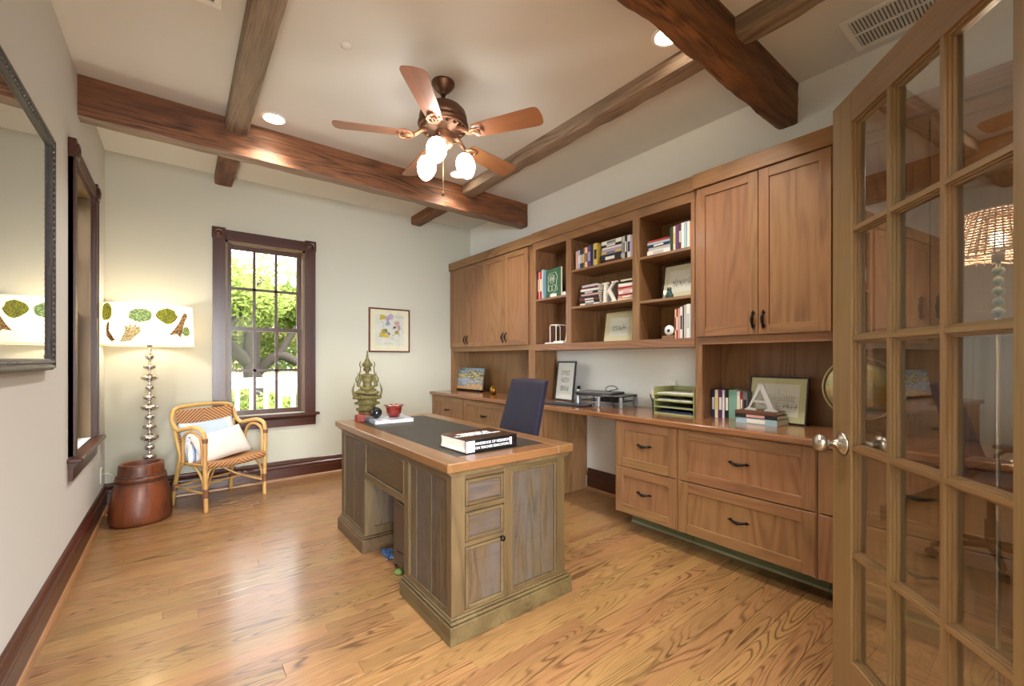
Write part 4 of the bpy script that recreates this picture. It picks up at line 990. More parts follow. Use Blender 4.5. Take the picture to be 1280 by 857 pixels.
# pen cup, letter tray
t = thing('pen_cup', 'dark green pen cup beside the olive letter tray', 'pen cup', (2.80, 1.855, CT))
gm = plain('cup_green', (34, 70, 56), .4)
m = MB().lathe([(.026, 0), (.028, .002), (.030, .092), (.033, .096), (.028, .096), (.026, .006)], seg=24)
for i in range(6): m.lathe([(.0295 + i * .0002, .014 + i * .013), (.0315, .018 + i * .013), (.0297 + i * .0002, .022 + i * .013)], seg=24, close=False)
m.build('cup', gm, t)
for i, (c, dx, dy, l_) in enumerate((('yellow', .01, .012, .15), ('cream', -.008, .016, .155), ('black', .012, -.012, .14), ('brown', -.014, -.004, .148), ('silver', .0, .0, .152), ('black', -.018, .018, .13))):
    tag(MB().tube([(2.80 + dx * .4, 1.855 + dy * .4, CT + .008), (2.80 + dx * 1.7, 1.855 + dy * 1.9, CT + l_)], .0038, 8).build('pen', bookmat(C[c])), '%s pen or pencil standing in the dark green pen cup%s' % (c, ', outermost at the left' if i == 5 else ''), 'pen', 'pens in the green cup')
olive = plain('olive_metal', (152, 156, 104), .4)
t = thing('letter_tray', 'olive green four-tier letter tray on the desk counter', 'letter tray', (2.83, 1.66, CT))
for y in (-.150, .150): MB().box(-.125, .125, y - .003, y + .003, 0, .190, bev=.001).build('side_panel', olive, t)
MB().box(.122, .128, -.147, .147, 0, .190).build('back_panel', olive, t)
for i, z in enumerate((.0, .045, .090, .135)):
    MB().box(-.125, .122, -.147, .147, z, z + .005).box(-.127, -.123, -.147, .147, z, z + .011, bev=.001).build('tray_shelf', olive, t)
for i, (z, c, n) in enumerate(((.005, 'navy', 3), (.050, 'black', 2), (.095, 'white', 4), (.140, 'white', 4))):
    st = thing('paper_stack', '%s papers lying in the %s tier from the bottom of the olive letter tray' % (c, ORD[i]), 'papers', (2.825, 1.66, CT + z + .0005), 0, 'papers in the letter tray'); zz = 0
    for k in range(n):
        hk = .0022 if c != 'navy' else .006
        MB().box(-.11, .11, -.13, .13, 0, hk).build('sheet', bookmat(C['grey' if (c == 'black' and k == n - 1) else c]), st, loc=(rb.uniform(-.004, .004), rb.uniform(-.006, .006), zz), rot=(0, 0, rb.uniform(-.03, .03)))
        zz += hk + .0004
t = thing('wall_outlet', 'white outlet with plugged adapter above the letter tray', 'outlet', (XR, 1.85, 1.02))
MB().box(-.006, 0, -.035, .035, -.055, .055, bev=.002).build('cover_plate', WHITE, t)
MB().box(-.045, -.006, -.045, .02, -.03, .02, bev=.006).build('adapter', WHITE, t)

# right niche
row('right niche on the counter', 'upright books in the right niche', 2.83, CT, 1.455, [('navy', .024, .185, 'silver'), ('cream', .020, .184, 'yellow'), ('purple', .026, .188, 'white'), ('white', .014, .184), ('black', .025, .188, 'white'), ('teal', .052, .190), ('white', .017, .182, 'cream'), ('red', .014, .182, 'white'), ('grey', .028, .182, 'black')], .0015)
def courthouse(t, M, iw, ih, z0):
    ink = plain('pencil_ink', (112, 112, 112), .8); m = MB()
    def ln(a, b, w=.0008): m.tube([M @ Vector((a[0] * iw, .0046, z0 + ih * a[1])), M @ Vector((b[0] * iw, .0046, z0 + ih * b[1]))], w, 4)
    ln((-.85, .30), (.9, .30)); ln((-.8, .48), (.85, .48)); ln((-.5, .62), (-.15, .66)); ln((-.15, .66), (.5, .64)); ln((.5, .64), (.9, .60)); ln((.05, .66), (.05, .82), .0012)
    ln((-.5, .62), (-.8, .60))
    for i in range(17): ln((-.8 + i * .1, .34), (-.8 + i * .1, .46)); 
    for i in range(13): ln((-.45 + i * .1, .50), (-.45 + i * .1, .60), .0012)
    q = random.Random(5)
    for i in range(26): x = q.uniform(.3, .9); ln((x, q.uniform(.24, .30)), (x + .04, q.uniform(.30, .40)))
    ln((-.85, .18), (.6, .14)); m.build('drawn_lines', ink, t)
picture('picture_frame', 'black framed pencil drawing of a domed public building in the right niche', 'picture frame', (2.855, 1.075, CT + .001), .335, .285, R(10), RZ_ + R(-3), (32, 26, 24), (208, 204, 160), paper, .010, .036, parts=courthouse)
zt = CT
for i, (c, T, l_, bnd, lab) in enumerate((('lightblue', .034, .235, 'white', 'light blue paperback at the bottom of the stack under the white letter A'), ('black', .024, .235, 'pink', 'black book in the middle of the stack under the white letter A'), ('brown', .018, .228, None, 'brown book on top of the stack under the white letter A'))):
    book(lab, 'lying books under the letter A', c, (2.705, 1.12 + i * .003, zt), T, l_, .15, rz=R(-3 + 2 * i), flat=True, band=bnd); zt += T + .0006
letter('silver white block letter A standing on a book stack in the right niche', 'letter', 'A', (2.745, 1.115, zt + .001), .165, .018, R(6), RZ_, plain('letter_silver', (206, 206, 206), .3, .4))
# globe
t = thing('desk_globe', 'antique-coloured globe in a brass meridian ring beside the French door edge', 'globe', (2.80, .650, CT))
gmat = art('globe_map', 0, [(.3, (140, 150, 120)), (.5, (156, 158, 120)), (.54, (176, 160, 108)), (.7, (164, 140, 92))], 9, .3, lines=(110, 110, 80))
MB().ell((0, 0, .235), (.145, .145, .145), sub=4).build('sphere', gmat, t)
brass = plain('old_brass', (178, 166, 120), .35, .8)
MB().tube([(0, .162 * math.cos(R(a)), .235 + .162 * math.sin(R(a))) for a in range(0, 360, 10)], .0065, 8, closed=True).build('meridian_ring', brass, t)
MB().lathe([(.085, 0), (.085, .010), (.060, .018), (.020, .030), (.012, .045), (.014, .070), (.012, .076)], seg=28).build('base', brass, t)

# ================================================================ THINGS ON THE DESK
def handbook():
    t = thing('handbook', 'thick black and brown handbook lying on the near end of the desk', 'book', (1.030, 1.672, DT + .0005), R(2))
    # local: x along the spine edge (faces -y), thickness z; near face is the spine, left end shows the pages
    Lx, Ly, T = .305, .235, .062
    cov = art('handbook_cover', 0, [(.40, (30, 22, 20)), (.6, (66, 36, 24)), (.75, (104, 66, 44))], 5, .22)
    blk = plain('handbook_black', (18, 16, 17), .22, coat=.4)
    MB().box(0, Lx, 0, Ly, T - .003, T).box(0, Lx, 0, Ly, 0, .003).build('cover_boards', cov, t)
    MB().box(0, Lx, -.004, .003, 0, T, bev=.002).build('spine', blk, t)
    MB().box(0, .048, -.0048, -.0038, .004, T - .006).build('library_label', plain('label_paper', (190, 190, 196), .6), t)
    p = MB(); n = 8
    for i in range(n):
        a = (i + .5) / n * math.pi; p.box(.006 + .005 * math.sin(a), Lx - .006, .003, Ly - .005, .003 + (T - .006) * i / n, .003 + (T - .006) * (i + 1) / n)
    p.build('pages', PAGES, t)
    wt = plain('lettering_white', (222, 222, 222), .5)
    text('spine_lettering', 'HANDBOOK OF RESEARCH', .0185, wt, t, (.150, -.0046, .040), (R(90), 0, 0), sx=.92)
    text('spine_lettering', 'ON TEACHER EDUCATION', .0175, wt, t, (.150, -.0046, .020), (R(90), 0, 0), sx=.92)
    text('cover_lettering', 'HANDBOOK OF\nRESEARCH ON\nTEACHER EDUCATION', .026, wt, t, (.140, .125, T + .0004), (0, 0, 0))
    MB().box(.256, .263, -.0048, -.0038, .014, .050).box(.266, .270, -.0048, -.0038, .014, .050).build('spine_mark', wt, t)
handbook()
t = thing('magazine', 'thin glossy magazine book under the red pot on the far end of the desk', 'book', (1.15, 2.925, DT + .0005), R(-4))
MB().box(-.115, .15, -.135, .135, .0, .003).box(-.115, .15, -.135, .135, .022, .025).box(-.117, -.113, -.135, .135, 0, .025).build('cover', art('magazine_cover', 0, [(.3, (96, 100, 112)), (.5, (180, 186, 196)), (.7, (60, 64, 72))], 8, .25), t)
MB().box(-.113, .147, -.132, .132, .003, .022).build('pages', PAGES, t)
pot = thing('red_pot', 'glossy dark red ceramic pot with a pinched wavy rim', 'pot', (1.205, 2.925, DT + .026))
bm_ = MB(); prof = [(.030, 0), (.040, .006), (.050, .030), (.054, .055), (.055, .068), (.060, .076), (.070, .081), (.066, .083), (.052, .074), (.050, .060), (.044, .03), (.03, .010), (.001, .008)]
bm_.lathe(prof, seg=60, close=False)
for v in bm_.bm.verts:
    r_ = math.hypot(v.co.x, v.co.y)
    if r_ > .056: a = math.atan2(v.co.y, v.co.x); f = 1 + .05 * math.sin(9 * a); v.co.x *= f; v.co.y *= f; v.co.z += .003 * math.sin(9 * a)
bm_.bm.faces.new([v for v in bm_.bm.verts][:60][::-1])
bm_.build('vessel', plain('red_glaze', (112, 26, 17), .15, coat=.8, vary=.25, bscale=40), pot)
sp = thing('black_sphere', 'polished black stone sphere in front of the statue', 'sphere', (1.078, 2.925, DT + .026 + .038))
MB().ell((0, 0, 0), (.038, .038, .038), sub=4).build('ball', art('black_marble', 0, [(.40, (16, 16, 18)), (.62, (26, 26, 28)), (.72, (90, 90, 92))], 30, .08), sp)
br_ = thing('red_brick_block', 'small dark red carved block beside the statue base', 'block', (.988, 2.998, DT))
MB().box(-.026, .026, -.034, .034, 0, .048, bev=.004).box(-.020, .020, -.036, -.033, .008, .040, bev=.002).build('block', plain('brick_red', (122, 42, 28), .6, bump=.8, bscale=80, vary=.4), br_)

def statue():
    t = thing('carved_statue', 'carved gilded green seated figure with a tall spired crown on the desk', 'statue', (1.070, 3.085, DT), R(-25))
    gw = plain('gilded_green_wood', (98, 88, 44), .5, .15, bump=1.0, bscale=110, vary=.55)
    dkw = plain('statue_base_wood', (96, 62, 38), .5, .1, bump=.8, bscale=110, vary=.5)
    sq = Matrix.Rotation(R(45), 4, 'Z')
    # stepped hexagonal throne
    MB().lathe([(.070, 0), (.070, .018), (.060, .022), (.054, .040), (.062, .046), (.062, .056), (.052, .062)], seg=8, sy=.8).build('base', dkw, t)
    m = MB().lathe([(.050, .060), (.066, .070), (.070, .082), (.058, .088), (.056, .100), (.074, .112), (.078, .124), (.066, .130), (.064, .142), (.086, .152), (.092, .166), (.080, .176)], seg=12, sy=.75)
    for k in range(24):
        a = k * math.pi / 12; cx_, cy_ = math.cos(a), math.sin(a) * .75
        m.ell((.070 * cx_, .070 * cy_, .074), (.010, .010, .011), sub=1); m.ell((.080 * cx_, .080 * cy_, .118), (.010, .010, .010), sub=1); m.ell((.092 * cx_, .092 * cy_, .160), (.011, .011, .013), sub=1)
    m.build('throne', gw, t)
    # flame-shaped side ornaments
    for s in (-1, 1):
        MB().tube([(s * .080, 0, .155), (s * .096, 0, .185), (s * .100, 0, .215), (s * .092, 0, .245), (s * .084, .0, .268)], [.014, .017, .015, .009, .002], 6, flat=.5).build('flame_ornament', gw, t)
        MB().tube([(s * .060, 0, .255), (s * .076, 0, .275), (s * .074, 0, .300), (s * .064, 0, .315), (s * .066, 0, .345)], [.007, .012, .011, .007, .001], 6, flat=.5).build('flame_ornament', gw, t)
        MB().tube([(s * .050, 0, .300), (s * .056, 0, .325), (s * .048, 0, .345), (s * .046, 0, .365), (s * .050, 0, .395)], [.006, .011, .009, .007, .001], 6, flat=.5).build('flame_ornament', gw, t)
        MB().tube([(s * .040, .0, .375), (s * .052, 0, .388), (s * .050, 0, .410), (s * .040, 0, .425)], [.005, .009, .008, .001], 6, flat=.5).build('flame_ornament', gw, t)
    E_ = [((0, .0, .205), (.070, .045, .030)), ((-.055, -.020, .196), (.032, .026, .018)), ((.055, -.020, .196), (.032, .026, .018)), ((-.025, -.042, .198), (.042, .014, .012)), ((.025, -.050, .192), (.042, .013, .012)),
          ((0, .004, .245), (.034, .024, .030)), ((0, .004, .285), (.038, .024, .034)), ((0, .004, .318), (.046, .020, .014)), ((0, 0, .338), (.013, .013, .018)),
          ((0, -.004, .366), (.023, .024, .028)), ((0, -.026, .364), (.004, .006, .008)), ((-.023, 0, .362), (.005, .006, .014)), ((.023, 0, .362), (.005, .006, .014)),
          ((-.010, -.023, .371), (.005, .004, .003)), ((.010, -.023, .371), (.005, .004, .003)), ((0, -.024, .350), (.008, .004, .003))]
    for s in (-1, 1):       # arms: shoulder, elbow, forearm to the lap
        for q in range(7): f = q / 6; E_.append(((s * (.044 + .018 * f), .002 - .004 * f, .315 - .065 * f), (.0125, .0125, .014)))
        for q in range(7): f = q / 6; E_.append(((s * (.062 - .045 * f), -.002 - .042 * f, .250 - .030 * f), (.010, .010, .010)))
        for q in range(4): E_.append(((s * (.014 - .007 * q), -.048 - .002 * q, .219), (.0035, .010, .0035)))
    blob('figure', gw, t, E_, .003)
    c_ = MB().lathe([(.030, .380), (.032, .386), (.028, .394), (.030, .400), (.024, .408), (.025, .414), (.018, .424), (.017, .430), (.010, .442), (.008, .455), (.0085, .465), (.004, .478), (.006, .486), (.001, .500)], seg=16)
    for k in range(9): a = k * 2 * math.pi / 9; c_.tube([(.029 * math.cos(a), .029 * math.sin(a), .385), (.033 * math.cos(a), .033 * math.sin(a), .398), (.028 * math.cos(a), .028 * math.sin(a), .412)], [.004, .005, .001], 5)
    c_.build('crown', gw, t)
statue()

# ================================================================ DESK CHAIR
def desk_chair():
    t = thing('desk_chair', 'dark navy leather desk chair with a tall padded back between desk and counter', 'chair', (1.86, 2.46, 0), R(-4))
    # local: faces -x
    lea = plain('navy_leather', (36, 33, 48), .55, bump=.15, bscale=220, spec=.2, vary=.15)
    m = MB()
    # padded back: grid slab, slightly dished, leaning towards +x
    nu, nv = 12, 14; G = []
    for sd in (0, 1):
        rows = []
        for j in range(nv + 1):
            v = j / nv; z = .52 + .535 * v; hw = .245 - .035 * v; lean = .055 + .150 * v
            rw = []
            for i in range(nu + 1):
                u = i / nu * 2 - 1
                edge = (1 - abs(u) ** 6) * (1 - abs(2 * v - 1) ** 8)
                th = .014 + .018 * edge; dish = .018 * (1 - u * u)
                xx = lean + (dish - th if sd == 0 else dish + th * .7 + .004)
                zz = z - (.010 * u * u if j == nv else 0)
                rw.append(m.bm.verts.new((xx, u * hw, zz)))
            rows.append(rw)
        G.append(rows)
    for sd in (0, 1):
        for a, b in zip(G[sd], G[sd][1:]):
            for i in range(nu): f = m.bm.faces.new((a[i], a[i + 1], b[i + 1], b[i])); f.smooth = True
    F, B = G
    for j in range(nv):
        for i in (0, nu): m.bm.faces.new((F[j][i], F[j + 1][i], B[j + 1][i], B[j][i]))
    for j in (0, nv):
        for i in range(nu): m.bm.faces.new((F[j][i], F[j][i + 1], B[j][i + 1], B[j][i]))
    m.build('backrest', lea, t)
    s_ = MB().box(-.27, .17, -.245, .245, .43, .51, bev=.03); s_.build('seat', lea, t)
    for s in (-1, 1):
        MB().tube([(.06, s * .235, .46), (.05, s * .285, .47), (.02, s * .292, .60), (-.02, s * .290, .635), (-.14, s * .290, .64), (-.17, s * .288, .60), (-.15, s * .28, .47), (-.12, s * .235, .455)], .013, 8, flat=1.0).build('armrest', BLACK, t)
        MB().box(-.15, .04, s * .29 - .026, s * .29 + .026, .640, .665, bev=.01).build('arm_pad', plain('arm_pad_black', (24, 24, 28), .5), t)
    MB().lathe([(.028, .10), (.028, .26), (.018, .262), (.018, .40), (.09, .41), (.09, .43)], seg=20).build('gas_column', BLACK, t)
    for k in range(5):
        a = R(36 + 72 * k); e = Vector((math.cos(a), math.sin(a), 0))
        MB().tube([(0, 0, .115), e * .14 + Vector((0, 0, .105)), e * .27 + Vector((0, 0, .075))], [.03, .022, .015], 8, flat=.7).build('base_leg', BLACK, t)
        w = e * .27; Mx = Matrix.Translation((w.x, w.y, .027)) @ Matrix.Rotation(a, 4, 'Z') @ Matrix.Rotation(R(90), 4, 'X')
        MB().lathe([(.020, -.022), (.027, -.018), (.027, -.006), (.020, -.003), (.020, .003), (.027, .006), (.027, .018), (.020, .022)], seg=18, M=Mx).tube([(w.x, w.y, .03), (w.x, w.y, .08)], .006, 6).build('caster', BLACK, t)
desk_chair()

# ================================================================ FLOOR LAMP, WOODEN DRUM, RATTAN CHAIR
def floor_lamp():
    x, y = -.190, 4.450
    t = thing('floor_lamp', 'tall floor lamp with stacked nickel balls and a bird-printed drum shade', 'lamp', (x, y, 0))
    chrome = plain('antique_nickel', (206, 202, 196), .22, 1, bump=.2, bscale=50, vary=.15)
    k = 3.40 / 534.7; z = lambda v: 1.196 - (v - 449.5) * k
    MB().lathe([(.075, 0), (.075, .012), (.05, .02), (.02, .03), (.012, .05)], seg=32).build('base', chrome, t)
    m = MB(); prof = [(.012, .04)]
    balls = [(445.5, 4.6, 4.8), (458, 6.6, 4.0), (471.5, 8.8, 4.8), (484, 4.6, 4.2), (496, 6.8, 3.8), (508.5, 9.0, 4.8), (521, 5.0, 4.0), (532.5, 7.0, 4.2), (546, 9.4, 5.0), (558.5, 5.2, 4.0), (570, 7.2, 4.2)]
    vv = 582
    while vv < 640: balls.append((vv, (9.0, 5.0, 7.0)[len(balls) % 3], 4.4)); vv += 12.5
    pr = []
    for v, r_, h_ in sorted(balls, reverse=True):
        c = z(v)
        for a in (-80, -55, -30, -10, 10, 30, 55, 80): pr.append((max(.009, r_ * k * math.cos(R(a))), c + h_ * k * math.sin(R(a))))
    m.lathe([(.012, .045)] + pr + [(.012, z(438)), (.012, z(431) + .02)], seg=28).build('ball_stem', chrome, t)
    z0, z1, r0, r1 = 1.308, 1.622, .286, .272
    n = 64
    sh = MB().lathe([(r0, z0), (r0 - .35 * (r0 - r1), z0 + .35 * (z1 - z0)), (r1, z1)], seg=n, close=False)
    mt = bpy.data.materials.new('lit_linen_shade'); mt.use_nodes = True; nt = mt.node_tree; nt.nodes.clear()
    out = N(nt, 'ShaderNodeOutputMaterial'); ad = N(nt, 'ShaderNodeAddShader'); mx = N(nt, 'ShaderNodeMixShader'); mx.inputs[0].default_value = .6
    df = N(nt, 'ShaderNodeBsdfDiffuse'); df.inputs[0].default_value = srgb(244, 234, 206); tl = N(nt, 'ShaderNodeBsdfTranslucent'); tl.inputs[0].default_value = srgb(250, 238, 208)
    L(nt, df.outputs[0], mx.inputs[1]); L(nt, tl.outputs[0], mx.inputs[2]); L(nt, mx.outputs[0], out.inputs[0])
    so = sh.build('lamp_shade', mt, t)
    # printed garden motifs: thin appliques following the shade (flat print)
    def on_shade(az, zz, dr=.0012):
        f = (zz - z0) / (z1 - z0); rr_ = r0 + (r1 - r0) * f + dr; return (rr_ * math.cos(az), rr_ * math.sin(az), zz)
    cam_az = math.atan2(-y, -x)
    def patch(name, mat, outline, uc, vc):
        """outline in metres (right, up) about a point uc right of the middle of the face towards the room"""
        mm = MB()
        def P3(p, d=.0012): return on_shade(cam_az + (uc + p[0]) / r0, vc + p[1], d)
        ctr = (sum(p[0] for p in outline) / len(outline), sum(p[1] for p in outline) / len(outline)); K = 5
        dense = [((1 - q / 3) * a[0] + q / 3 * b[0], (1 - q / 3) * a[1] + q / 3 * b[1]) for a, b in zip(outline, outline[1:] + outline[:1]) for q in range(3)]
        cv = mm.bm.verts.new(P3(ctr)); rings = [[mm.bm.verts.new(P3((ctr[0] + (p[0] - ctr[0]) * k / K, ctr[1] + (p[1] - ctr[1]) * k / K))) for p in dense] for k in range(1, K + 1)]
        for i in range(len(dense)): mm.bm.faces.new((cv, rings[0][i], rings[0][(i + 1) % len(dense)]))
        for ra, rb_ in zip(rings, rings[1:]):
            for i in range(len(dense)): j = (i + 1) % len(dense); mm.bm.faces.new((ra[i], rb_[i], rb_[j], ra[j]))
        return mm.build(name, mat, so)
    def tm(key, c, dots):
        m_ = bpy.data.materials.new(key); m_.use_nodes = True; q = m_.node_tree; q.nodes.clear()
        o_ = N(q, 'ShaderNodeOutputMaterial'); x_ = N(q, 'ShaderNodeMixShader'); x_.inputs[0].default_value = .5
        d_ = N(q, 'ShaderNodeBsdfDiffuse'); l_ = N(q, 'ShaderNodeBsdfTranslucent'); tc = N(q, 'ShaderNodeTexCoord'); vo = N(q, 'ShaderNodeTexVoronoi', Scale=85.0)
        L(q, tc.outputs['Object'], vo.inputs['Vector']); cc = ramp(q, vo.outputs['Distance'], [(.35, srgb(*c)), (.6, srgb(*dots))])
        for s_ in (d_, l_): L(q, cc, s_.inputs[0])
        L(q, d_.outputs[0], x_.inputs[1]); L(q, l_.outputs[0], x_.inputs[2]); L(q, x_.outputs[0], o_.inputs[0]); return m_
    gr1 = tm('print_green', (128, 140, 46), (96, 100, 60)); gr2 = tm('print_sage', (150, 168, 116), (90, 120, 90)); bw = tm('print_brown', (150, 124, 96), (92, 74, 60)); gy = tm('print_grey', (176, 168, 140), (140, 130, 100))
    def cloud(rx, ry, seedv):
        q = random.Random(seedv); return [(rx * math.cos(a * .393) * q.uniform(.9, 1.08), ry * math.sin(a * .393) * q.uniform(.9, 1.08)) for a in range(16)]
    # positive uc = towards the viewer's right
    zm = (z0 + z1) / 2
    patch('print_tree', gr2, cloud(.075, .052, 1), -.055, zm + .06); patch('print_tree', gr1, cloud(.072, .060, 2), .110, zm + .065)
    patch('print_tree', gr1, cloud(.070, .068, 3), -.315, zm + .085); patch('print_tree', gr2, cloud(.045, .040, 4), .262, zm - .045)
    patch('print_peacock', bw, [(.07, .10), (.10, .10), (.108, .07), (.09, .06), (.07, .02), (.05, -.03), (.03, -.10), (.0, -.07), (-.06, -.08), (-.02, -.035), (.02, .02), (.045, .07)], .175, zm)
    patch('print_feathers', gy, [(-.07, -.10), (.0, -.09), (.06, -.02), (.055, .02), (.035, .0), (.03, .045), (.01, .01), (-.005, .05), (-.015, .005), (-.04, .03), (-.035, -.02)], -.11, zm - .04)
    patch('print_bird_neck', bw, [(-.05, .06), (-.03, .065), (-.025, .05), (-.045, .04), (-.04, 0), (-.02, -.04), (.03, -.07), (.0, -.08), (-.05, -.04), (-.06, .02)], -.24, zm - .055)
    for zz, rr_ in ((z0, r0), (z1, r1)):
        MB().tube([(rr_ * math.cos(a * math.pi / 32), rr_ * math.sin(a * math.pi / 32), zz) for a in range(64)], .003, 6, closed=True).build('shade_rim', plain('rim_cream', (240, 232, 206), .6), so)
    MB().tube([(-r0, 0, z0 + .02), (0, 0, z0 + .02), (r0, 0, z0 + .02)], .002, 6).tube([(0, -r0, z0 + .02), (0, 0, z0 + .02), (0, r0, z0 + .02)], .002, 6).build('shade_spider', chrome, t)
    MB().lathe([(.018, z0 - .01), (.018, z0 + .05)], seg=16).build('socket', chrome, t)
    MB().ell((0, 0, z0 + .11), (.028, .028, .040), sub=3).build('bulb', emit('bulb_glow', (255, 226, 180), 30), t)
    light('floor_lamp_bulb', 'POINT', (x, y, z0 + .19), 3.2, (1, .88, .70), shadow_soft_size=.03)
floor_lamp()
tag(MB().tube([(XL + .004, 4.60, .30), (XL + .03, 4.61, .305), (XL + .06, 4.62, .28), (XL + .10, 4.61, .12), (XL + .14, 4.58, .02), (-.28, 4.50, .008), (-.24, 4.46, .008)], .004, 6).build('lamp_cord', plain('cord_cream', (206, 200, 180), .5)), 'cream lamp cord running from the wall outlet down to the floor', 'cord')
t = thing('wall_outlet', 'white wall outlet low on the left wall behind the wooden drum', 'outlet', (XL, 4.56, .30))
MB().box(0, .005, -.035, .035, -.057, .057, bev=.002).build('cover_plate', WHITE, t)

def drum():
    t = thing('wooden_drum', 'reddish brown hollow wooden drum with a grooved neck in front of the floor lamp', 'drum', (-.226, 4.216, 0), R(20))
    wd = wood('drum_wood', (124, 68, 32), (44, 20, 9), 'z', rings=9, line=.5, pore=.5, rough=.45, vary=.02, cross=6, along=1.2, coat=.08, bump=.3, blot=(34, 14, 8), blot_amt=.8)
    prof = [(.150, 0), (.178, .006), (.186, .03), (.186, .09), (.180, .16), (.170, .22), (.158, .27), (.146, .298), (.140, .305), (.150, .312), (.153, .324), (.150, .336), (.140, .342), (.134, .348), (.135, .358), (.133, .40), (.131, .425), (.127, .430), (.112, .430), (.108, .425), (.108, .30), (.11, .12), (.001, .11)]
    m = MB().lathe(prof, seg=64, sx=1.0, sy=.90, close=False)
    m.bm.faces.new([v for v in m.bm.verts][:64][::-1])
    for v in m.bm.verts:
        d = mnoise.noise(v.co * 7) * .004; a = math.atan2(v.co.y, v.co.x); v.co.x += math.cos(a) * d; v.co.y += math.sin(a) * d
    for f in m.bm.faces: f.smooth = True
    m.build('body', wd, t)
    MB().tube([(.141 * math.cos(a * math.pi / 24), .127 * math.sin(a * math.pi / 24), .344) for a in range(48)], .005, 6, closed=True).tube([(.149 * math.cos(a * math.pi / 24), .134 * math.sin(a * math.pi / 24), .306) for a in range(48)], .004, 6, closed=True).build('neck_cord', plain('drum_cord', (60, 40, 28), .7), t)
drum()

def cushion(label, loc, rot, w, h_, d, mats, bands=None):
    t = thing('cushion', label, 'cushion', loc, 0, 'cushions on the rattan chair'); t.rotation_euler = rot
    m = MB(); nu, nv = 28, 16; sides = []
    for sd in (-1, 1):
        rows = []
        for j in range(nv + 1):
            rw = []
            for i in range(nu + 1):
                u, v = i / nu * 2 - 1, j / nv * 2 - 1
                pin = 1 - .05 * (1 - abs(u)) ** 0 * (abs(v) ** 4) * (1 - u * u); pin2 = 1 - .08 * (1 - v * v)
                th = (max(0, 1 - abs(u) ** 2.6) * max(0, 1 - abs(v) ** 2.6)) ** .5
                nz = mnoise.noise(Vector((u * 2.5 + w * 9, v * 2.5, sd))) * .006 * th
                rw.append(m.bm.verts.new((u * w / 2 * (1 - .04 * (1 - abs(v)) ** .5 * abs(u)), sd * (d / 2 * th) + nz, v * h_ / 2 * (1 - .10 * (1 - abs(u)) ** 0 * (1 - u * u) * abs(v)))))
            rows.append(rw)
        sides.append(rows)
        for a, b in zip(rows, rows[1:]):
            for i in range(nu):
                f = m.bm.faces.new((a[i], a[i + 1], b[i + 1], b[i])); f.smooth = True
                if bands:
                    u = (i + .5) / nu * 2 - 1
                    f.material_index = 1 if bands[0] < abs(u) < bands[1] else 0
    bmesh.ops.remove_doubles(m.bm, verts=m.bm.verts, dist=.0005)
    m.build('cover', mats, t)
    for s in (-1, 1):
        MB().tube([(s * w * .36, -d * .36 * 0 - d / 2 * (1 - .72 ** 2.6) ** .5 * max(0, 1 - abs(q) ** 2.6) ** .5 - .001, q * h_ / 2 * .95) for q in [x / 6 - 1 + .0 for x in range(1, 12)]], .0018, 4).build('seam', mats[0], t)
    return t

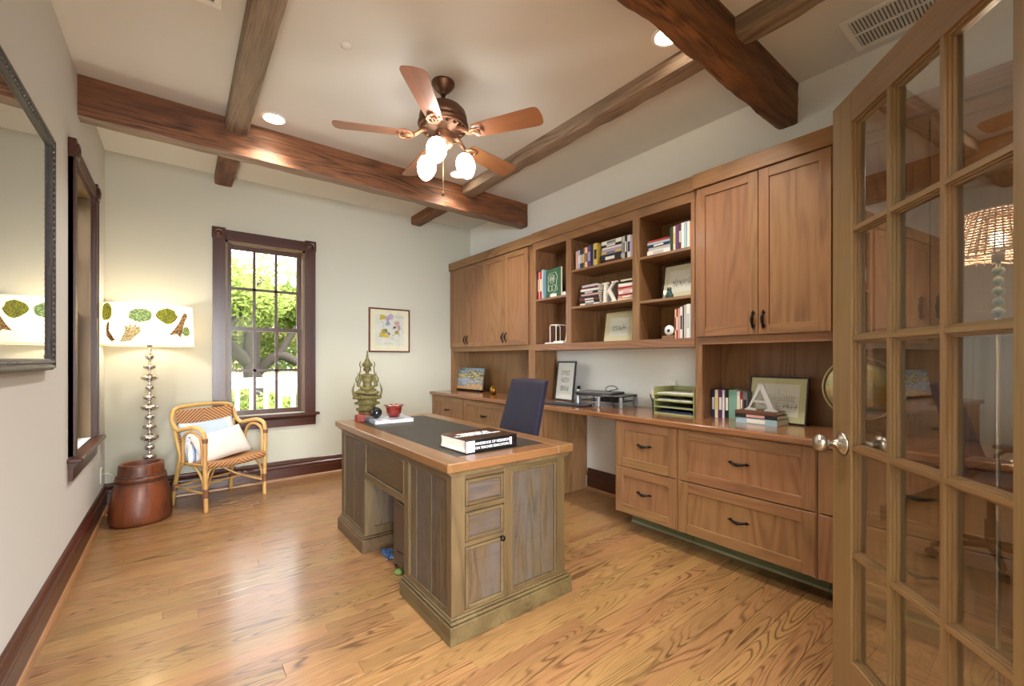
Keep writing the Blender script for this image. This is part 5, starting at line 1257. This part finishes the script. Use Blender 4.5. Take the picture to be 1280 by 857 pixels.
def rattan_chair():
    th = R(30.0); cx, cy = .248, 4.465
    t = thing('rattan_armchair', 'rattan armchair with herringbone woven seat and bent cane arms by the window', 'chair', (cx, cy, 0), th)
    # local: faces -y, x to the sitter's... viewer's right
    cane = wood('rattan_cane', (206, 164, 96), (150, 102, 52), 'z', rings=3, line=.2, pore=.3, rough=.35, vary=.03, cross=9, along=3, coat=.3, blot=(172, 118, 66), blot_amt=.4, bump=.05)
    wrap = plain('rattan_binding', (120, 76, 50), .5, bump=.6, bscale=200, vary=.3)
    key = 'herringbone_weave'
    m_, nt, p = base_mat(key); tc = N(nt, 'ShaderNodeTexCoord'); sp = N(nt, 'ShaderNodeSeparateXYZ'); L(nt, tc.outputs['UV'], sp.inputs[0])
    ax_ = math_n(nt, 'ABSOLUTE', sp.outputs[0]); ph = math_n(nt, 'ADD', math_n(nt, 'MULTIPLY', ax_, .75), sp.outputs[1])
    s_ = math_n(nt, 'SINE', math_n(nt, 'MULTIPLY', ph, 2 * math.pi / .026)); fr_ = ramp(nt, math_n(nt, 'MULTIPLY_ADD', s_, .5), [(.38, srgb(120, 62, 36)), (.52, srgb(214, 160, 96))])
    n_ = [n for n in nt.nodes if n.type == 'MATH' and n.operation == 'MULTIPLY_ADD'][-1]; n_.inputs[2].default_value = .5
    s2 = math_n(nt, 'SINE', math_n(nt, 'MULTIPLY', sp.outputs[0], 2 * math.pi / .0085)); fine = math_n(nt, 'MULTIPLY', math_n(nt, 'GREATER_THAN', s2, .55), .35)
    L(nt, mix_n(nt, fine, fr_, srgb(120, 70, 40)), p.inputs['Base Color']); p.inputs['Roughness'].default_value = .45
    b = N(nt, 'ShaderNodeBump', Strength=.6, Distance=.003); L(nt, s2, b.inputs['Height']); L(nt, b.outputs[0], p.inputs['Normal'])
    weave = m_
    def sheet(fn, name, u0, u1, v0, v1, nu=20, nv=20, thick=.006):
        bm = bmesh.new(); uvl = bm.loops.layers.uv.new('UVMap'); V = {}
        for i in range(nu + 1):
            for j in range(nv + 1):
                u = u0 + (u1 - u0) * i / nu; v = v0 + (v1 - v0) * j / nv; V[i, j] = (bm.verts.new(fn(u, v)), u, v)
        for i in range(nu):
            for j in range(nv):
                q = [V[i, j], V[i + 1, j], V[i + 1, j + 1], V[i, j + 1]]; f = bm.faces.new([a[0] for a in q]); f.smooth = True
                for l, a in zip(f.loops, q): l[uvl].uv = (a[1], a[2])
        mm = MB(); mm.bm.free(); mm.bm = bm; o = mm.build(name, weave, t, recalc=False)
        md = o.modifiers.new('solid', 'SOLIDIFY'); md.thickness = thick; md.offset = 0
        return o
    fw, bw = .252, .215
    # seat: dips in the middle, rolls down at the front edge
    def seat(u, v):
        hw = fw - .012 - (fw - bw) * max(0, v) / .46
        x = u / .24 * hw
        z = .385 - .02 * (1 - (u / .24) ** 2)
        if v < 0: return (x * 1.02, -.275 + .010 * math.cos(v * 20) - .012, z + v * .9)
        return (x, -.28 + v * .86, z + .004 * math.sin(v * 7) - .035 * (v / .46))
    sheet(seat, 'woven_seat', -.24, .24, -.045, .46, 24, 24)
    def backp(u, v):     # v from seat back up
        a = u / .235; return (a * (.215 + .05 * v), .130 - .03 * (a * a) + .09 * v, .36 + v)
    sheet(backp, 'woven_back', -.235, .235, .05, .415, 20, 14)
    r = .0155
    B = []
    def cane_tube(name, pts, rad=r, mat=cane, sub=6):
        # smooth by Catmull-Rom
        P = [Vector((p[0], p[1] if p[1] < 0 else p[1] * .53, p[2])) for p in pts]; out = []
        for i in range(len(P) - 1):
            p0, p1, p2, p3 = P[max(0, i - 1)], P[i], P[i + 1], P[min(len(P) - 1, i + 2)]
            for q in range(sub):
                f = q / sub; out.append(.5 * ((2 * p1) + (-p0 + p2) * f + (2 * p0 - 5 * p1 + 4 * p2 - p3) * f * f + (-p0 + 3 * p1 - 3 * p2 + p3) * f ** 3))
        out.append(P[-1]); return MB().tube(out, rad, 10).build(name, mat, t)
    # one long cane: arm - back - arm, turning down into the front legs
    cane_tube('back_and_arm_rail', [(-.258, -.262, .56), (-.262, -.235, .632), (-.266, -.15, .658), (-.268, -.02, .640), (-.262, .12, .625), (-.262, .245, .670), (-.252, .290, .745), (-.205, .322, .795), (0, .340, .808), (.205, .322, .795), (.252, .290, .745), (.262, .245, .670), (.262, .12, .625), (.268, -.02, .640), (.266, -.15, .658), (.262, -.235, .632), (.258, -.262, .56)], .017)
    for s in (-1, 1):
        cane_tube('front_leg', [(s * .250, -.262, 0.0), (s * .252, -.258, .15), (s * .256, -.258, .35), (s * .258, -.262, .565)], .0165)
        cane_tube('rear_leg', [(s * .245, .330, 0.0), (s * .236, .285, .16), (s * .222, .225, .34), (s * .222, .21, .42), (s * .240, .245, .56), (s * .245, .26, .66)], .0165)
        cane_tube('arm_loop', [(s * .256, -.225, .36), (s * .258, -.225, .50), (s * .262, -.205, .585), (s * .266, -.12, .622), (s * .266, -.04, .60), (s * .262, .0, .53), (s * .258, .01, .36)], .012)
        cane_tube('seat_rail', [(s * .252, -.262, .365), (s * .235, 0, .355), (s * .215, .215, .345)], .012)
        cane_tube('leg_brace', [(s * .250, -.235, .12), (s * .246, -.215, .24), (s * .240, -.12, .335), (s * .235, -.02, .35)], .010)
        cane_tube('leg_brace', [(s * .236, .265, .18), (s * .236, .19, .30), (s * .234, .08, .348)], .010)
        cane_tube('stretcher', [(s * .250, -.255, .145), (s * .244, 0, .150), (s * .236, .285, .155)], .009)
        cane_tube('diagonal_brace', [(s * .245, -.25, .13), (s * .12, -.10, .20), (0, 0.0, .30), (-s * .05, .05, .34)], .009)
        cane_tube('front_brace', [(s * .248, -.262, .24), (s * .225, -.262, .32), (s * .16, -.262, .352)], .009)
        for p in ((s * .2505, -.2585, .115), (s * .2505, -.2585, .150), (s * .258, -.262, .545)):
            MB().lathe([(.0185, 0), (.020, .006), (.0185, .012), (.020, .018), (.0185, .024), (.020, .030), (.0185, .034)], p, 14).build('binding', wrap, t)
        MB().lathe([(.0185, 0), (.020, .008), (.020, .05), (.0185, .058)], (s * .237, .152, .12), 14).build('binding', wrap, t)
        cane_tube('back_slat', [(s * .215, .222, .345), (s * .20, .27, .52), (s * .19, .318, .785)], .010)
    cane_tube('front_seat_rail', [(-.255, -.262, .352), (0, -.262, .350), (.255, -.262, .352)], .011)
    cane_tube('rear_seat_rail', [(-.222, .218, .345), (0, .215, .345), (.222, .218, .345)], .011)
    cane_tube('rear_stretcher', [(-.236, .285, .155), (0, .285, .155), (.236, .285, .155)], .009)
    cane_tube('front_stretcher', [(-.244, .02, .150), (0, .02, .150), (.244, .02, .150)], .009)
    blue = plain('cushion_blue_grey', (178, 194, 208), .9, bump=.4, bscale=500, sheen=.3); whit = plain('cushion_linen', (224, 216, 206), .9, bump=.4, bscale=500, sheen=.3)
    stripe = plain('cushion_stripe_blue', (96, 124, 172), .9, bump=.3, bscale=500)
    def world(p): c, s = math.cos(th), math.sin(th); return (cx + p[0] * c - p[1] * s, cy + p[0] * s + p[1] * c, p[2])
    cushion('pale blue-grey rectangular cushion against the back of the rattan armchair', world((-.005, .070, .530)), (R(-20), R(-2), th), .46, .32, .12, [blue, whit], (.62, .86))
    cushion('off-white rectangular cushion in front on the rattan armchair', world((.015, -.050, .478)), (R(-32), R(-7), th), .43, .27, .12, [whit, whit])
    c3 = cushion('small white cushion with a blue stripe at the left arm of the rattan armchair', world((-.125, .0, .425)), (R(-26), R(10), th), .22, .20, .08, [whit, stripe], (.55, .8))
rattan_chair()

# ================================================================ PICTURES ON THE WALLS
t = thing('framed_print', 'small square red-brown framed colourful drawing on the back wall', 'picture frame', (1.912, YB, 1.282))
fr = plain('frame_redbrown', (96, 42, 30), .35); w, h_ = .245, .252; m = MB()
for a, b, c, d in ((-w, -w + .017, 0, 2 * h_), (w - .017, w, 0, 2 * h_), (-w + .017, w - .017, 0, .017), (-w + .017, w - .017, 2 * h_ - .017, 2 * h_)): m.box(a, b, -.022, -.001, c, d, bev=.003)
m.build('frame', fr, t)
MB().box(-w + .017, w - .017, -.012, -.004, .017, 2 * h_ - .017).build('mat_board', plain('mat_cream', (226, 218, 190), .85), t)
MB().box(-.170, .170, -.0135, -.012, .078, 2 * h_ - .078).build('drawing_sheet', plain('drawing_sheet', (214, 210, 200), .8), t)
q = random.Random(8); inks = [((196, 172, 60), .035), ((190, 160, 190), .04), ((200, 160, 150), .035), ((120, 130, 80), .03), ((150, 160, 190), .03), ((210, 180, 80), .04), ((170, 150, 60), .03), ((110, 90, 120), .02)]
for i in range(16):
    c, r_ = inks[i % len(inks)]; x = q.uniform(-.12, .12); z = q.uniform(.18, .41); o = [(x + r_ * math.cos(a * .785) * q.uniform(.5, 1.1), z + r_ * math.sin(a * .785) * q.uniform(.5, 1.1)) for a in range(8)]
    MB().prism(o, -.0145 - i * .00003, -.0134).build('colour_patch', plain('ink_%d' % i, c, .8), t)
m = MB()
for i in range(14):
    x, z = q.uniform(-.13, .13), q.uniform(.12, .42); pts = [(x, -.0148, z)]
    for k in range(7): x += q.uniform(-.03, .03); z += q.uniform(-.025, .025); pts.append((x, -.0148, z))
    m.tube(pts, .0009, 4)
for k in range(9): m.tube([(-.07 + k * .012, -.0148, .098), (-.064 + k * .012, -.0148, .106)], .001, 4)
m.build('drawn_lines', plain('ink_dark', (60, 54, 70), .8), t)
MB().box(-w + .017, w - .017, -.0180, -.0172, .017, 2 * h_ - .017).build('glazing', GLASS, t)

t = thing('large_framed_picture', 'large picture behind glass in a dark ornate frame on the left wall', 'picture frame', (XL, 2.00, 1.150), 0)
m = MB(); yb, yt = -.86, .835; z1_ = 1.050
fk = wood('ornate_frame', (62, 56, 54), (20, 16, 16), 'y', rings=20, line=.5, pore=.6, rough=.35, cross=12, along=12, bump=.8)
for a, b, c, d in ((yb, yb + .05, 0, z1_), (yt - .05, yt, 0, z1_), (yb + .05, yt - .05, 0, .05), (yb + .05, yt - .05, z1_ - .05, z1_)):
    m.box(.001, .030, a, b, c, d, bev=.006)
for a, b, c, d in ((yb + .008, yb + .022, .008, z1_ - .008), (yt - .022, yt - .008, .008, z1_ - .008), (yb + .022, yt - .022, .008, .022), (yb + .022, yt - .022, z1_ - .022, z1_ - .008)):
    m.box(.028, .036, a, b, c, d, bev=.004)
m.build('frame', fk, t)
m = MB()
for i in range(58):
    m.ell((.0315, yb + .04 + i * (yt - yb - .08) / 57, .034), (.004, .008, .006), sub=1); m.ell((.0315, yb + .04 + i * (yt - yb - .08) / 57, z1_ - .034), (.004, .008, .006), sub=1)
for i in range(38):
    for yy in (yb + .034, yt - .034): m.ell((.0315, yy, .04 + i * (z1_ - .08) / 37), (.004, .006, .008), sub=1)
o = m.build('carved_beading', plain('beading_pewter', (120, 118, 122), .35, .6), t); o['kind'] = 'stuff'
MB().box(.004, .012, yb + .05, yt - .05, .05, z1_ - .05).build('picture_sheet', art('old_map_paper', 0, [(.3, (150, 144, 118)), (.55, (176, 170, 142)), (.75, (160, 156, 136))], 2.2, .7, lines=(138, 130, 104)), t)
MB().box(.0165, .0185, yb + .05, yt - .05, .05, z1_ - .05).build('glazing', glass('picture_glass', 1.6, (.95, .95, .93, 1), 2.5), t)

# ================================================================ LAMP BEHIND THE FRENCH DOOR
def door_lamp():
    x, y = 1.95, .120
    t = thing('slim_floor_lamp', 'slim lit lamp with a woven shade and teal glass balls seen through the French door', 'lamp', (x, y, 0))
    teal = plain('teal_glass_ball', (110, 136, 130), .12, coat=.6)
    MB().lathe([(.10, 0), (.10, .012), (.03, .022), (.006, .03), (.0045, 1.29)], seg=28).build('base', plain('dull_pole', (120, 104, 84), .4, .3), t)
    m = MB(); pr = []
    for i in range(6):
        c = 1.310 + i * .031
        for a in (-70, -35, 0, 35, 70): pr.append(((.015 if i % 2 else .013) * math.cos(R(a)), c + .0135 * math.sin(R(a))))
    m.lathe([(.006, 1.285)] + pr + [(.006, 1.50)], seg=20).build('glass_stem', teal, t)
    MB().lathe([(.014, 1.492), (.014, 1.535)], seg=14).build('socket', plain('socket_grey', (90, 84, 78), .5), t)
    MB().ell((0, 0, 1.56), (.018, .018, .026), sub=2).build('bulb', emit('bulb_glow', (255, 226, 180), 30), t)
    cane = plain('woven_cane_strip', (216, 186, 166), .7)
    z0, z1, r0, r1 = 1.505, 1.640, .118, .074
    hoops = MB()
    for i in range(17):
        f = i / 16; z = z0 + (z1 - z0) * f; r_ = r0 + (r1 - r0) * f
        hoops.tube([((r_ + .0022 * (1 if (k + i) % 2 else -1)) * math.cos(k * math.pi / 20), (r_ + .0022 * (1 if (k + i) % 2 else -1)) * math.sin(k * math.pi / 20), z + (.006 * math.sin(k * .6) if i == 0 else 0)) for k in range(40)], .0030, 4, closed=True)
    for k in range(40):
        a = k * math.pi / 20; hoops.tube([(r0 * math.cos(a), r0 * math.sin(a), z0 - .004), (r1 * math.cos(a), r1 * math.sin(a), z1)], .0022, 4)
    o = hoops.build('woven_shade', cane, t); o['kind'] = 'stuff'
    light('slim_lamp_bulb', 'POINT', (x, y, 1.60), 1.2, (1, .82, .62), shadow_soft_size=.02)
door_lamp()

# ================================================================ OUTSIDE THE WINDOW
struct('ground', MB().box(-14, 20, YB + 2.4, 40, -.75, -.65), plain('lawn', (84, 100, 48), .95, bscale=3, vary=.3), label='lawn beyond the porch')
struct('floor_porch', MB().box(-5, 9, YB + WT, YB + 2.4, -.12, -.06), plain('porch_boards', (190, 186, 176), .8), label='pale porch floor outside the window')
rl = unit('porch_railing', 'white wooden porch railing outside the window', 'railing', (.6, 6.6, -.06))
wp = plain('porch_white', (240, 240, 234), .6)
P_(MB().box(-3, 5, 6.54, 6.66, .90, .955, bev=.01).box(-3, 5, 6.57, 6.63, .82, .90), 'top_rail', wp, rl)
P_(MB().box(-3, 5, 6.57, 6.63, .03, .10), 'bottom_rail', wp, rl)
for i in range(48): P_(MB().box(-2.9 + i * .165, -2.9 + i * .165 + .05, 6.575, 6.625, .10, .83), 'baluster', wp, rl)
def leaf_cloud(name, parent, mat, centers, n, size, seedv):
    q = random.Random(seedv); vs, fs = [], []
    for k in range(n):
        c, r_ = centers[q.randrange(len(centers))]
        d = Vector((q.gauss(0, 1), q.gauss(0, 1), q.gauss(0, 1))).normalized() * (q.random() ** .45)
        p = Vector((c[0] + d.x * r_[0], c[1] + d.y * r_[1], c[2] + d.z * r_[2]))
        u = Vector((q.gauss(0, 1), q.gauss(0, 1), q.gauss(0, 1))).normalized(); w = u.orthogonal().normalized(); s = size * q.uniform(.6, 1.3)
        b = len(vs); vs += [p - u * s, p + w * s * .5, p + u * s, p - w * s * .5]; fs.append((b, b + 1, b + 2, b + 3))
    me = bpy.data.meshes.new(name); me.from_pydata(vs, [], fs); o = link(name, me, mat, parent); o['kind'] = 'stuff'; return o
leafm = bpy.data.materials.new('leaves'); leafm.use_nodes = True; nt = leafm.node_tree; nt.nodes.clear()
out = N(nt, 'ShaderNodeOutputMaterial'); mx = N(nt, 'ShaderNodeMixShader'); mx.inputs[0].default_value = .45; d1 = N(nt, 'ShaderNodeBsdfDiffuse'); d2 = N(nt, 'ShaderNodeBsdfTranslucent')
tc = N(nt, 'ShaderNodeTexCoord'); nz = N(nt, 'ShaderNodeTexNoise', Scale=1.3, Detail=5.0); L(nt, tc.outputs['Object'], nz.inputs['Vector'])
cc = ramp(nt, nz.outputs['Fac'], [(.3, srgb(84, 100, 44)), (.5, srgb(136, 150, 78)), (.7, srgb(190, 196, 124))]); L(nt, cc, d1.inputs[0]); L(nt, cc, d2.inputs[0])
L(nt, d1.outputs[0], mx.inputs[1]); L(nt, d2.outputs[0], mx.inputs[2]); L(nt, mx.outputs[0], out.inputs[0])
bark = plain('bark', (38, 31, 22), .9, bump=1, bscale=14, vary=.35)
def tree(label, x, y, trunk, branches, clouds, n, seedv, size=.10):
    t = thing('oak_tree', label, 'tree', (x, y, -.65))
    for nm, pts, rr_ in [('trunk', trunk[0], trunk[1])] + [('branch', b[0], b[1]) for b in branches]:
        m = MB(); P = [Vector(p) for p in pts]; out = []; ro = []
        for i in range(len(P) - 1):
            p0, p1, p2, p3 = P[max(0, i - 1)], P[i], P[i + 1], P[min(len(P) - 1, i + 2)]
            for k in range(5):
                f = k / 5; out.append(.5 * ((2 * p1) + (-p0 + p2) * f + (2 * p0 - 5 * p1 + 4 * p2 - p3) * f * f + (-p0 + 3 * p1 - 3 * p2 + p3) * f ** 3)); ro.append(rr_[i] + (rr_[i + 1] - rr_[i]) * f)
        out.append(P[-1]); ro.append(rr_[-1]); m.tube(out, ro, 12).build(nm, bark, t)
    leaf_cloud('foliage', t, leafm, clouds, n, size, seedv)
tree('live oak with twisting branches beyond the porch railing, in the middle of the window', 1.35, 11.5,
     ([(0, 0, 0), (.02, 0, 1.0), (-.05, 0, 2.0), (.05, .1, 3.0), (.2, .2, 3.8)], [.24, .20, .18, .14, .08]),
     [([(-.02, 0, 1.7), (-.7, -.2, 2.3), (-1.5, -.3, 2.5), (-2.4, -.1, 3.2)], [.16, .12, .09, .05]), ([(.0, 0, 1.5), (.5, -.1, 1.95), (1.1, -.2, 1.75), (1.7, -.3, 2.3), (2.4, 0, 2.4)], [.14, .11, .09, .07, .04]),
      ([(.5, -.1, 1.95), (.8, -.1, 2.5), (1.3, 0, 3.1)], [.09, .07, .04]), ([(.9, -.2, 1.8), (1.2, -.3, 1.3), (1.7, -.2, 1.25), (2.2, -.1, .9)], [.07, .06, .05, .03]), ([(0, 0, 2.4), (-.5, 0, 3.0), (-.8, 0, 3.6)], [.12, .08, .05])],
     [((0, .5, 3.7), (3.2, 1.6, .7)), ((-2, .3, 3.4), (1.6, 1.2, .8)), ((2, .3, 3.3), (1.6, 1.2, .8)), ((-1.2, .6, 3.2), (1.2, .7, .6)), ((1.6, .8, 3.0), (1.3, .7, .5)), ((-2.2, .2, 2.7), (.8, .6, .5)), ((0, 1.8, 2.9), (2.6, .6, .9)), ((.4, 1.8, 2.0), (2.6, .5, .5))], 60000, 3, .055)
tree('leaning oak trunk beyond the porch at the left side of the window', .15, 9.6,
     ([(-.12, 0, 0), (-.05, 0, .8), (0, 0, 1.5), (.12, 0, 2.4), (-.05, .1, 3.0), (-.2, .2, 3.5)], [.22, .19, .17, .14, .10, .07]),
     [([(.05, 0, 1.9), (.6, 0, 2.5), (1.1, .1, 3.4)], [.10, .07, .04])],
     [((-.2, .4, 3.1), (2.0, 1.3, .6)), ((-1.3, .3, 3.2), (1.2, .9, .8)), ((-.6, .2, 2.5), (.5, .5, .5)), ((.6, .5, 2.9), (1.0, .8, .5))], 30000, 4, .05)
t = thing('hedge', 'light green hedge growing behind the porch railing', 'hedge', (0.6, 8.3, -.65))
leaf_cloud('foliage', t, leafm, [((-3 + i * .6, .0, .75 + .12 * math.sin(i * 1.7)), (.5, .35, .62)) for i in range(15)], 52000, .05, 5)
hs_ = unit('neighbour_house', 'beige house far behind the oak trees', 'house', (4, 24, -.65))
P_(MB().box(-2, 12, 24, 30, -.65, 2.7), 'wall', plain('house_beige', (150, 130, 90), .9), hs_)
P_(MB().prism([(23.4, 2.7), (27, 5.0), (30.6, 2.7)], -2.5, 12.5, 'yz'), 'roof', plain('house_roof', (120, 104, 92), .9), hs_)
for i in range(4): P_(MB().box(.5 + i * 3, 1.5 + i * 3, 23.95, 24.02, .6, 1.9), 'window', plain('house_window', (150, 160, 166), .3), hs_)
t = thing('background_trees', 'row of tall pale green trees behind the neighbouring house', 'trees', (3, 32, -.65))
leaf_cloud('foliage', t, leafm, [((-18 + i * 4, 0, 4.5 + 1.2 * math.sin(i * 2.1)), (2.6, 1.5, 3.6)) for i in range(12)], 26000, .30, 6)
